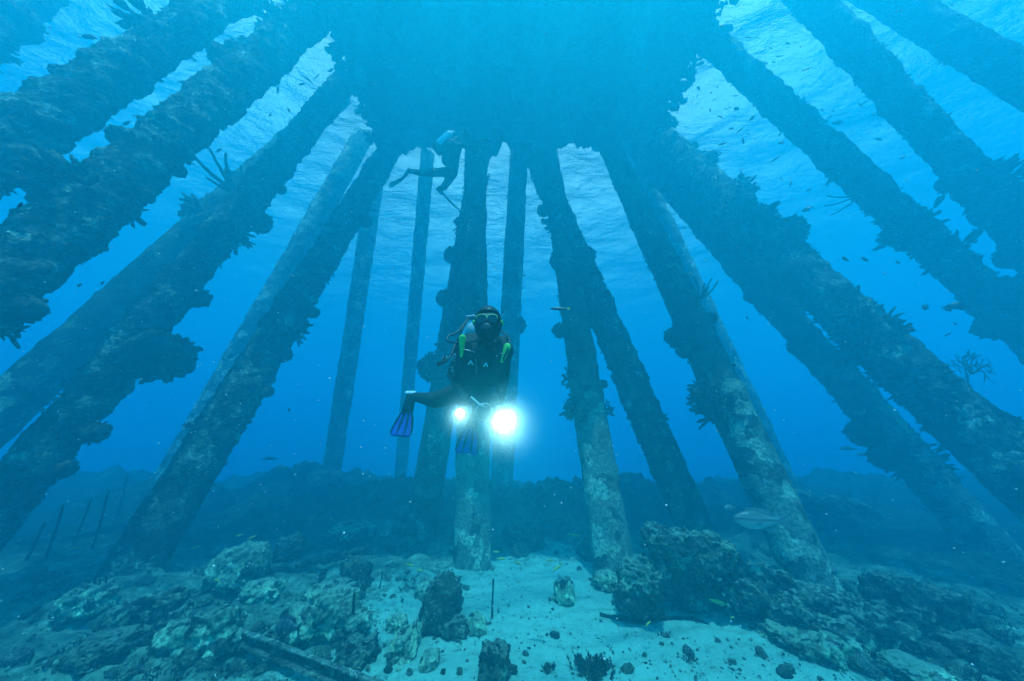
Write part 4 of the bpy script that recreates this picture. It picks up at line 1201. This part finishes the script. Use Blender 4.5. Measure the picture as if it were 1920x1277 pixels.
def hand(wrist, dirn, palmn, sc=1.0, curl=0.9, left=1):
    """capsules of a palm, four unequal bent fingers and a thumb from the palm's side"""
    d = Vector(dirn).normalized(); n = Vector(palmn); n = (n - d * n.dot(d)).normalized(); sdv = d.cross(n).normalized() * left
    S_ = []
    w = Vector(wrist)
    for k in (-1, -.33, .33, 1):
        S_.append(capsule(w + sdv * .022 * sc * k, w + d * .085 * sc + sdv * .030 * sc * k, .016 * sc, .015 * sc, 10, 4))
    for k, ln in zip((-1, -.33, .33, 1), (.062, .078, .084, .074)):
        a = w + d * .088 * sc + sdv * .031 * sc * k
        c1 = (d * math.cos(curl * .6) + n * math.sin(curl * .6))
        b = a + c1 * ln * .5 * sc
        c2 = (d * math.cos(curl * 1.5) + n * math.sin(curl * 1.5))
        e = b + c2 * ln * .34 * sc
        c3 = (d * math.cos(curl * 2.2) + n * math.sin(curl * 2.2))
        g = e + c3 * ln * .26 * sc
        S_ += [capsule(a, b, .0105 * sc, .0098 * sc, 8, 3), capsule(b, e, .0098 * sc, .009 * sc, 8, 3), capsule(e, g, .009 * sc, .008 * sc, 8, 3)]
    a = w + d * .03 * sc + sdv * .035 * sc
    b = a + (d * .6 + sdv * .6 + n * .4).normalized() * .04 * sc
    e = b + (d * .8 + n * .7).normalized() * .032 * sc
    S_ += [capsule(a, b, .0135 * sc, .012 * sc, 8, 3), capsule(b, e, .012 * sc, .0095 * sc, 8, 3)]
    return S_
def swim_fin(name, heel, toe, tip, width, up, m_blade, m_pocket, parent, base, label=None):
    """a swim fin: foot pocket, ribbed blade, side rails and heel strap"""
    heel, toe, tip = Vector(heel), Vector(toe), Vector(tip)
    root = empty(name, (0, 0, 0)); root.parent = parent
    root.location = heel - base
    if label: root['label'] = label
    d = (tip - toe).normalized(); u = Vector(up); u = (u - d * u.dot(d)).normalized(); sd = d.cross(u)
    fd = (toe - heel).normalized(); fu = (u - fd * u.dot(fd)).normalized(); fs = fd.cross(fu)
    rows = []
    for t, w_, h_ in ((-.15, .036, .036), (.1, .045, .045), (.45, .05, .042), (.8, .054, .032), (1.1, .056, .02)):
        c = heel.lerp(toe, t) - heel
        rows.append([c + fs * (w_ * math.cos(a)) + fu * (h_ * math.sin(a)) for a in [2 * math.pi * j / 14 for j in range(14)]])
    loft('foot_pocket', rows, m_pocket, root)
    L_ = (tip - toe).length
    prof = [(0.0, .38), (.15, .58), (.4, .80), (.7, .97), (.9, 1.0), (1.0, .86)]
    rows = []
    for t, w_ in prof:
        c = toe - heel + d * (L_ * t) - u * (0.06 * L_ * math.sin(t * 2.2))
        ring = []
        for j in range(9):
            x = -1 + 2 * j / 8
            ring.append(c + sd * (x * width / 2 * w_) + u * (.004 + .006 * math.cos(x * math.pi * 3) * (1 - t * .5)) + d * (0.05 * L_ * (1 - x * x) * (t > .95) * -1))
        for j in range(8, -1, -1):
            x = -1 + 2 * j / 8
            ring.append(c + sd * (x * width / 2 * w_) - u * .004 + d * (0.05 * L_ * (1 - x * x) * (t > .95) * -1))
        rows.append(ring)
    bl = loft('blade', rows, m_blade, root)
    for x in (-1, -.36, .36, 1):
        pts = [toe - heel + d * (L_ * t) - u * (0.06 * L_ * math.sin(t * 2.2)) + sd * (x * width / 2 * w_) for t, w_ in prof[:-1]]
        v, f = tube(pts, [.010, .0105, .010, .008, .006], 8)
        mb = MB(); mb.add(v, f); mb.build('rail' if abs(x) == 1 else 'rib', M['black'], root)
    return root

# --- the diver with the lights
zb = 2.3
dv = empty('person', at(893, 700, zb), 'diver in black wetsuit with neon green shoulder straps holding a camera with two lights', 'person')
B = dv.location.copy()
def q(px, py, z): return at(px, py, z) - B
head = q(915, 612, 2.0); neck = q(908, 652, 2.12); chest = q(904, 672, 2.17); belly = q(898, 705, 2.25); hip = q(893, 730, 2.32)
shl, shr = q(868, 655, 2.16), q(946, 657, 2.14)
ell_, elr = q(849, 702, 2.2), q(944, 712, 2.14)
hl, hr = q(868, 748, 1.93), q(938, 748, 1.92)
hipl, hipr = q(876, 732, 2.32), q(912, 732, 2.32)
knl, knr = q(816, 750, 2.28), q(914, 772, 2.12)
anl, anr = q(776, 744, 2.62), q(893, 778, 2.62)
SH = [ell(head, (.083, .098, .118)), ell(head + Vector((0, -.03, -.05)), (.066, .075, .075)), capsule(neck, head, .062, .058), capsule(neck, chest, .075, .13), capsule(chest, belly, .145, .135), capsule(belly, hip, .135, .14),
      capsule(shl, shr, .075, .075), capsule(shl, chest, .075, .11), capsule(shr, chest, .075, .11),
      capsule(shl, ell_, .062, .048), capsule(ell_, hl, .048, .032), capsule(shr, elr, .062, .048), capsule(elr, hr, .048, .032),
      capsule(hipl, knl, .098, .066), capsule(knl, anl, .064, .042), capsule(hipr, knr, .098, .066), capsule(knr, anr, .064, .042), capsule(hipl, hipr, .11, .11),
      ell(head + Vector((0, -.105, -.012)), (.017, .028, .026), 2), ell(head + Vector((-.083, 0, -.01)), (.014, .02, .03), 2), ell(head + Vector((.083, 0, -.01)), (.014, .02, .03), 2)]
tog = Vector((0, -1, -.15))
SH += hand(hl, tog, (0.9, 0, -.3), 1.05, .8, -1) + hand(hr, tog, (-0.9, 0, -.3), 1.05, .8, 1)
hc = head.copy()
def pick(c):
    c = Vector(c) - hc
    return 1 if (c.y < -.05 and .02 < c.z < .085 and abs(c.x) < .06) else 0
fused('body', SH, [M['suit'], M['skin']], dv, .008, pick)
# hood with a rough rounded crown, open at the face
V, Fc = ico(4)
hv = []
for v_ in V:
    k_ = 1 + .035 * noise.noise(Vector(v_) * 3.1) + .02 * noise.noise(Vector(v_) * 9)
    hv.append((v_[0] * .102 * k_, v_[1] * .112 * k_, v_[2] * .136 * k_))
keep = [f for f in Fc if not (sum(hv[i][1] for i in f) / 3 < -.055 and sum(hv[i][2] for i in f) / 3 < .062) and sum(hv[i][2] for i in f) / 3 > -.10]
mb = MB(); mb.add([(Vector(v_) + head + Vector((0, .004, .022)))[:] for v_ in hv], keep)
hd = mb.build('hood', M['black'], dv); so_ = hd.modifiers.new('thick', 'SOLIDIFY'); so_.thickness = .006
# mask
mk = empty('mask', head + Vector((0, -.098, .012))); mk.parent = dv
def rrect(w_, h_, n_=28, p=3.0):
    return [(w_ * math.copysign(abs(math.cos(a)) ** (2 / p), math.cos(a)), h_ * math.copysign(abs(math.sin(a)) ** (2 / p), math.sin(a))) for a in [2 * math.pi * i / n_ for i in range(n_)]]
rows = [[Vector((x, .055 + .03 * (abs(x) / .07) ** 2, z)) for x, z in rrect(.074, .040)], [Vector((x, 0, z)) for x, z in rrect(.078, .042)]]
loft('skirt', rows, M['black'], mk)
for s_ in (-1, 1):
    mb = MB(); ring = [Vector((x + s_ * .037, -.006, z)) for x, z in rrect(.035, .030)]
    v, f = tube(ring[:15], [.0032] * 15, 6); mb.add(v, f); mb.build('rim', M['maskgreen'], mk)
    mb = MB(); n_ = len(ring); mb.add([p[:] for p in ring] + [(p + Vector((0, .006, 0)))[:] for p in ring], [tuple(range(n_)), tuple(range(2 * n_ - 1, n_ - 1, -1))] + [(i, i + n_, (i + 1) % n_ + n_, (i + 1) % n_) for i in range(n_)])
    mb.build('lens', M['lens'], mk, smooth=False)
mb = MB(); st_ = [Vector((.105 * math.cos(a), .098 + .112 * math.sin(a), .01)) for a in [math.pi * (-.12 + 1.24 * i / 20) for i in range(21)]]
v, f = tube(st_, [.008] * 21, 6); mb.add(v, f); mb.build('strap', M['green'], mk)
# regulator, hoses, tank, vest
rg = empty('regulator', head + Vector((0.004, -.125, -.075))); rg.parent = dv
mb = MB(); mb.add(*[x for x in ell((0, 0, 0), (.040, .030, .036), 3)]); mb.build('housing', M['black'], rg)
rows = [[Vector((r_ * math.cos(a), y_, r_ * math.sin(a))) for a in [2 * math.pi * j / 18 for j in range(18)]] for y_, r_ in ((-.02, .030), (-.034, .028), (-.036, .018))]
loft('purge_cover', rows, M['black'], rg)
tk = empty('tank', q(887, 604, 2.36)); tk.parent = dv
T0 = Vector((0, 0, 0)); T1 = (q(882, 735, 2.62) - q(887, 604, 2.36))
td = T1.normalized(); _, tu, tv = frame_from(td)
rows = [[td * x + tu * r_ * math.cos(a) + tv * r_ * math.sin(a) for a in [2 * math.pi * j / 22 for j in range(22)]] for x, r_ in ((-.02, .02), (0, .045), (.03, .072), (.07, .088), (.12, .092), (.55, .092), (.57, .085))]
loft('cylinder', rows, M['white'], tk)
mb = MB(); v, f = capsule(td * -.05, td * 0.0, .018, .02); mb.add(v, f); v, f = capsule(td * -.045 + Vector((-.05, 0, 0)), td * -.045 + Vector((.04, 0, 0)), .017, .014); mb.add(v, f)
mb.build('valve', M['grey'], tk)
v0 = q(884, 598, 2.33)
hose('hose', [B + v0 + Vector((-.02, -.02, 0)), B + q(858, 622, 2.16), B + q(841, 630, 2.1), B + q(841, 640, 2.05), B + q(862, 643, 2.0), B + q(885, 641, 1.97), B + q(905, 634, 1.9), B + rg.location], .0085, M['black'], dv, B)
hose('hose', [B + v0 + Vector((.06, -.02, .0)), B + q(950, 628, 2.12), B + q(953, 650, 2.0), B + q(945, 670, 1.99), B + q(938, 688, 2.0)], .0075, M['black'], dv, B)
hose('hose', [B + v0 + Vector((-.04, .0, -.02)), B + q(852, 650, 2.1), B + q(845, 668, 2.02), B + q(836, 674, 1.99), B + q(828, 679, 1.98)], .0085, M['black'], dv, B)
gg = empty('gauge', q(826, 680, 1.98)); gg.parent = dv
mb = MB(); v, f = capsule((-.012, 0, -.01), (.035, 0, .012), .016, .014); mb.add(v, f); v, f = capsule((.02, 0, .018), (.03, -.01, .04), .012, .01); mb.add(v, f); mb.build('gauge_body', M['black'], gg)
mb = MB(); v, f = tube([Vector((.03 + .016 * math.cos(a), -.014, .026 + .016 * math.sin(a))) for a in [math.pi * i / 6 for i in range(7)]], [.003] * 7, 6); mb.add(v, f); mb.build('dial_rim', M['white'], gg)
# buoyancy vest
VS = [capsule(q(872, 648, 2.07), q(868, 700, 2.10), .055, .075), capsule(q(940, 650, 2.06), q(930, 702, 2.10), .055, .075), capsule(q(868, 706, 2.14), q(928, 706, 2.14), .085, .085), capsule(q(885, 655, 2.3), q(885, 715, 2.4), .14, .15),
      capsule(q(868, 640, 2.12), q(872, 648, 2.26), .05, .06), capsule(q(942, 640, 2.12), q(935, 648, 2.26), .05, .06)]
fused('vest', VS, [M['vest']], dv, .012, None, 6)
for (x0, y0, z0, x1, y1, z1, r0, r1) in ((867, 634, 1.97, 865, 668, 1.995, .026, .010), (951, 650, 2.0, 941, 678, 1.99, .026, .010)):
    a, b_ = q(x0, y0, z0), q(x1, y1, z1)
    ax_ = (b_ - a).normalized()
    mb = MB(); v, f = capsule(a, b_, r0, r1, 14, 4)
    vn = (Vector((0, -1, 0)) - ax_ * ax_.dot(Vector((0, -1, 0)))).normalized()
    out = []
    for p_ in v:
        d_ = Vector(p_) - a; k_ = d_.dot(vn)
        out.append((Vector(p_) - vn * k_ * .55)[:])
    mb.add(out, f); mb.build('shoulder_strap', M['green'], dv)
for (px, py, zz) in ((882, 680, 2.0), (910, 684, 2.0)):
    mb = MB(); c_ = q(px, py, zz)
    v, f = capsule(c_ + Vector((-.012, 0, -.012)), c_ + Vector((.004, 0, .012)), .006, .006, 8, 3); mb.add(v, f)
    v, f = capsule(c_ + Vector((.016, 0, -.012)), c_ + Vector((.004, 0, .012)), .006, .006, 8, 3); mb.add(v, f)
    mb.build('buckle', M['white'], dv)
# light piping and lettering strokes on the sleeve
mb = MB()
for (x0, y0, x1, y1) in ((846, 671, 853, 663), (847, 676, 848, 667), (849, 677, 851, 665), (852, 677, 854, 665), (855, 675, 857, 664), (851, 665, 854, 664), (852, 677, 855, 675), (845, 689, 850, 688), (845, 696, 852, 698), (846, 692, 851, 694)):
    v, f = capsule(q(x0, y0, 2.068), q(x1, y1, 2.068), .0028, .0028, 6, 2); mb.add(v, f)
mb.build('sleeve_emblem', M['white'], dv)
# weight belt and pocket straps
for (x0, y0, x1, y1, zz) in ((866, 654, 890, 660, 2.0), (938, 662, 950, 668, 1.99), (892, 672, 893, 700, 2.03)):
    mb = MB(); v, f = capsule(q(x0, y0, zz), q(x1, y1, zz), .004, .004, 8, 3); mb.add(v, f); mb.build('webbing', M['grey'], dv)
f1 = swim_fin('swim_fin', B + q(771, 741, 2.66), B + q(764, 770, 2.56), B + q(748, 818, 2.42), .185, (0, -1, .5), M['blue'], M['black'], dv, B)
mb = MB(); v, f = tube([q(771, 738, 2.62) + Vector((.042 * math.cos(a), -.02 + .03 * math.sin(a), .006 + .012 * math.sin(a))) for a in [math.pi * i / 8 for i in range(-4, 13)]], [.011] * 17, 8); mb.add(v, f); mb.build('ankle_cuff', M['white'], dv)
f2 = swim_fin('swim_fin', B + q(890, 782, 2.62), B + q(884, 800, 2.54), B + q(873, 852, 2.4), .20, (0, -1, .5), M['blue'], M['black'], dv, B)

# --- the camera rig with its two lit lamps, held by the diver
cr = empty('camera_rig', at(905, 765, 1.78), 'underwater camera with round dome port and two glaring lights, held by the diver', 'camera')
Rb = cr.location.copy()
def r_(px, py, z): return at(px, py, z) - Rb
hb = r_(906, 772, 1.86)
mb = MB()
bxm = bmesh.new(); bmesh.ops.create_cube(bxm, size=1.0); bmesh.ops.scale(bxm, vec=(.15, .10, .11), verts=bxm.verts); bmesh.ops.bevel(bxm, geom=bxm.edges[:], offset=.018, segments=3, affect='EDGES', profile=.5)
bxm.verts.ensure_lookup_table()
mb.add([(v_.co + hb)[:] for v_ in bxm.verts], [tuple(v_.index for v_ in f_.verts) for f_ in bxm.faces]); bxm.free()
mb.build('housing', M['black'], cr)
dpc = r_(908, 773, 1.80)
rows = [[dpc + Vector((ra * math.cos(a), yy, ra * math.sin(a))) for a in [2 * math.pi * j / 28 for j in range(28)]] for yy, ra in ((.05, .045), (.0, .056), (-.012, .056))]
loft('dome_port', rows, M['grey'], cr)
mb = MB(); mb.add(*ell(dpc + Vector((0, -.008, 0)), (.047, .026, .047), 3)); mb.build('dome_glass', M['lens'], cr)
mb = MB(); v, f = tube([dpc + Vector((.056 * math.cos(a), -.014, .056 * math.sin(a))) for a in [math.pi * (-.05 + 1.1 * j / 28) for j in range(29)]], [.0038] * 29, 8); mb.add(v, f); mb.build('dome_ring', M['white'], cr)
for s_, hp in ((-1, hl), (1, hr)):
    hw = Vector(hp) + B - Rb
    mb = MB(); c_ = hw + Vector((0, -.10, -.03)); v, f = capsule(c_ + Vector((0, 0, .06)), c_ + Vector((0, 0, -.06)), .015, .015); mb.add(v, f)
    v, f = capsule(c_ + Vector((0, 0, -.06)), hb + Vector((s_ * .05, 0, -.04)), .009, .009, 8, 3); mb.add(v, f)
    mb.build('handle', M['black'], cr)
mb = MB()
for (a_, b_) in ((r_(884, 745, 1.8), r_(899, 758, 1.79)), (r_(899, 758, 1.79), r_(907, 760, 1.8))):
    v, f = capsule(a_, b_, .006, .006, 8, 3); mb.add(v, f)
mb.build('focus_arm', M['white'], cr)
M['lamp_on'], nt, b = mat('lamp_lit')
b.inputs['Emission Color'].default_value = (0.97, 1, 0.97, 1)
at_ = nt.nodes.new('ShaderNodeAttribute'); at_.attribute_name = 'glow'
pw_ = nt.nodes.new('ShaderNodeMath'); pw_.operation = 'POWER'; pw_.inputs[1].default_value = 3.0
nt.links.new(at_.outputs['Fac'], pw_.inputs[0])
ml_ = nt.nodes.new('ShaderNodeMath'); ml_.operation = 'MULTIPLY'; ml_.inputs[1].default_value = 9.0
nt.links.new(pw_.outputs[0], ml_.inputs[0]); nt.links.new(ml_.outputs[0], b.inputs['Emission Strength'])
for (px, py, rad, en, bx_) in ((862, 774, .024, 3.5, -.06), (944, 784, .036, 17.0, .06)):
    c_ = r_(px, py, 1.70)
    aim = (CAM - (c_ + Rb)).normalized()
    _, lu, lv = frame_from(aim)
    lh = empty('video_light', c_); lh.parent = cr
    rows = [[aim * x + lu * r0 * math.cos(a) + lv * r0 * math.sin(a) for a in [2 * math.pi * j / 20 for j in range(20)]] for x, r0 in ((-.12, rad * .7), (-.11, rad * .95), (-.02, rad), (0, rad * 1.25), (.012, rad * 1.25))]
    loft('lamp_head', rows, M['black'], lh)
    rows = [[aim * x + lu * r0 * math.cos(a) + lv * r0 * math.sin(a) for a in [2 * math.pi * j / 20 for j in range(20)]] for x, r0 in [(.008 + rad * .5 * math.sin(t), rad * 1.2 * math.cos(t)) for t in [math.pi / 2 * i / 12 for i in range(12)]] + [(.008 + rad * .5, .0006)]]
    ln_ = loft('lamp_lens', rows, M['lamp_on'], lh)
    ga = ln_.data.attributes.new('glow', 'FLOAT', 'POINT')
    ga.data.foreach_set('value', [max(0.0, math.sin(min(i // 20, 12) / 12 * math.pi / 2)) for i in range(len(ln_.data.vertices))])
    v, f = tube([hb + Vector((bx_, 0, .05)), (hb + c_) / 2 + Vector((bx_ * .6, .02, .12)), c_ - aim * .08], [.008] * 3, 8)
    mb = MB(); mb.add(v, f); mb.build('arm', M['black'], cr)
    pm = bpy.data.materials.new('lamp_bloom_volume'); pm.use_nodes = True  # scattering volume added round each lamp so its glow blooms
    pn = pm.node_tree; pn.nodes.remove(pn.nodes['Principled BSDF'])
    tcp = pn.nodes.new('ShaderNodeTexCoord'); gr = pn.nodes.new('ShaderNodeTexGradient'); gr.gradient_type = 'SPHERICAL'
    pn.links.new(tcp.outputs['Object'], gr.inputs['Vector'])
    nz = pn.nodes.new('ShaderNodeTexNoise'); nz.inputs['Scale'].default_value = 3.0; nz.inputs['Detail'].default_value = 3
    pn.links.new(tcp.outputs['Object'], nz.inputs['Vector'])
    p2 = pn.nodes.new('ShaderNodeMath'); p2.operation = 'POWER'; p2.inputs[1].default_value = 1.5; pn.links.new(gr.outputs['Fac'], p2.inputs[0])
    p3 = pn.nodes.new('ShaderNodeMath'); p3.operation = 'MULTIPLY'; pn.links.new(p2.outputs[0], p3.inputs[0]); pn.links.new(nz.outputs['Fac'], p3.inputs[1])
    p4 = pn.nodes.new('ShaderNodeMath'); p4.operation = 'MULTIPLY'; p4.inputs[1].default_value = 4.6; pn.links.new(p3.outputs[0], p4.inputs[0])
    vs_ = pn.nodes.new('ShaderNodeVolumeScatter'); vs_.inputs['Color'].default_value = (.55, .97, .95, 1); vs_.inputs['Anisotropy'].default_value = .3
    pn.links.new(p4.outputs[0], vs_.inputs['Density']); pn.links.new(vs_.outputs[0], pn.nodes['Material Output'].inputs['Volume'])
    mb = MB(); mb.add(*ell((0, 0, 0), (1, 1, 1), 3)); po = mb.build('lamp_bloom_volume', pm, loc=c_ + Rb + aim * .06 + Vector((rad * .8, 0, -rad * .3)))
    po.scale = (rad * 7.6,) * 3
    tag(po, kind='stuff')
    ld = bpy.data.lights.new('video_light_beam', 'SPOT'); ld.energy = en; ld.spot_size = R(120); ld.spot_blend = 1.0; ld.shadow_soft_size = .03; ld.color = (0.86, 1.0, 0.97)
    lo = bpy.data.objects.new('video_light_beam', ld); C.objects.link(lo); lo.parent = lh
    lo.location = aim * (.03 + rad * .5)
    lo.rotation_euler = (aim + Vector((0.05, 0, -.30))).to_track_quat('-Z', 'Y').to_euler()

# --- the second diver, swimming away higher up
d2 = empty('person', at(845, 315, 6.3), 'distant diver swimming upright high above the first, with a silver tank and trailing fins', 'person')
B2 = d2.location.copy()
def q2(px, py, z=6.3): return at(px, py, z) - B2
hp_, ch_, sh_, hd_ = q2(847, 321), q2(850, 288), q2(858, 268), q2(872, 252, 6.4)
SH = [capsule(hp_, ch_, .14, .16), capsule(ch_, sh_, .16, .13), capsule(sh_, hd_, .07, .07), ell(hd_, (.10, .11, .12)),
      capsule(q2(856, 272, 6.15), q2(884, 272, 6.05), .06, .05), capsule(q2(884, 272, 6.05), q2(905, 262, 6.1), .05, .036), capsule(q2(862, 270, 6.5), q2(890, 282, 6.6), .06, .05), capsule(q2(890, 282, 6.6), q2(912, 276, 6.6), .05, .036),
      capsule(q2(845, 322, 6.22), q2(794, 325, 6.3), .105, .075), capsule(q2(794, 325, 6.3), q2(768, 321, 6.35), .072, .05),
      capsule(q2(850, 324, 6.38), q2(833, 350, 6.3), .105, .075), capsule(q2(833, 350, 6.3), q2(822, 355, 6.3), .07, .05)]
SH += hand(q2(905, 262, 6.1), (1, .2, .3), (0, -.3, -1), 1.1, .5, 1) + hand(q2(912, 276, 6.6), (1, .2, .2), (0, .3, -1), 1.1, .5, -1)
fused('body', SH, [M['suit']], d2, .014, None, 6)
tk = empty('tank', q2(820, 274, 6.2)); tk.parent = d2
T1 = q2(846, 249, 6.25) - q2(820, 274, 6.2); td = T1.normalized(); L_ = T1.length; _, tu, tv = frame_from(td)
rows = [[td * x + tu * r0 * math.cos(a) + tv * r0 * math.sin(a) for a in [2 * math.pi * j / 20 for j in range(20)]] for x, r0 in ((-.01, .088), (0, .092), (L_ * .86, .092), (L_ * .95, .07), (L_, .03), (L_ + .05, .025))]
loft('cylinder', rows, M['white'], tk)
rows = [[td * x + tu * r0 * math.cos(a) + tv * r0 * math.sin(a) for a in [2 * math.pi * j / 20 for j in range(20)]] for x, r0 in ((-.10, .090), (-.09, .098), (.03, .098), (.035, .092))]
loft('tank_boot', rows, M['black'], tk)
fused('vest', [capsule(q2(838, 300, 6.25), q2(848, 272, 6.25), .13, .12), capsule(q2(842, 300, 6.4), q2(852, 272, 6.4), .12, .12), capsule(q2(824, 284, 6.24), q2(840, 268, 6.24), .09, .09)], [M['vest']], d2, .02, None, 6)
swim_fin('swim_fin', B2 + q2(767, 319, 6.35), B2 + q2(757, 333, 6.3), B2 + q2(728, 347, 6.2), .22, (-.5, -.6, .8), M['teal'], M['black'], d2, B2)
swim_fin('swim_fin', B2 + q2(821, 355, 6.3), B2 + q2(833, 366, 6.28), B2 + q2(868, 396, 6.2), .22, (.6, -.6, .6), M['teal'], M['black'], d2, B2)

# ------------------------------------------------------------------ bubbles and drifting specks
M['bubble'] = plain('bubble', (0.8, 0.85, 0.85), 0.1)
rng = random.Random(9)
mb = MB()
V, Fc = ico(1)
def dot(p, r): mb.add([(Vector(v_) * r + p)[:] for v_ in V], Fc)
for (cx_, cy_, sx_, sy_, z, n_, r0) in ((852, 246, 14, 4, 6.3, 26, .012), (880, 424, 5, 14, 2.6, 16, .004), (905, 268, 12, 8, 6.2, 24, .01), (812, 300, 6, 10, 6.2, 12, .01), (918, 380, 22, 90, 5.0, 60, .006), (945, 590, 10, 10, 2.0, 8, .003), (870, 330, 30, 60, 6.0, 60, .007), (895, 500, 14, 50, 2.8, 24, .003)):
    for i in range(n_): dot(at(rng.gauss(cx_, sx_), rng.gauss(cy_, sy_), z * (1 + rng.gauss(0, .03))), r0 * (.4 + rng.random()))
tag(mb.build('air_bubbles', M['bubble']), kind='stuff')
M['speck'] = plain('plankton_speck', (0.8, 0.82, 0.78), 0.8)
mb = MB()
V, Fc = ico(1)
for i in range(1500):
    z = 0.8 + 4.2 * rng.random() ** 1.3
    px, py = 1920 * rng.random(), 1277 * rng.random()
    p_ = at(px, py, z)
    if p_.z < ground(p_.x, p_.y) + .05: continue
    dot(p_, (.0010 + .0026 * rng.random() ** 4) * z ** .7)
tag(mb.build('drifting_specks', M['speck']), kind='stuff')
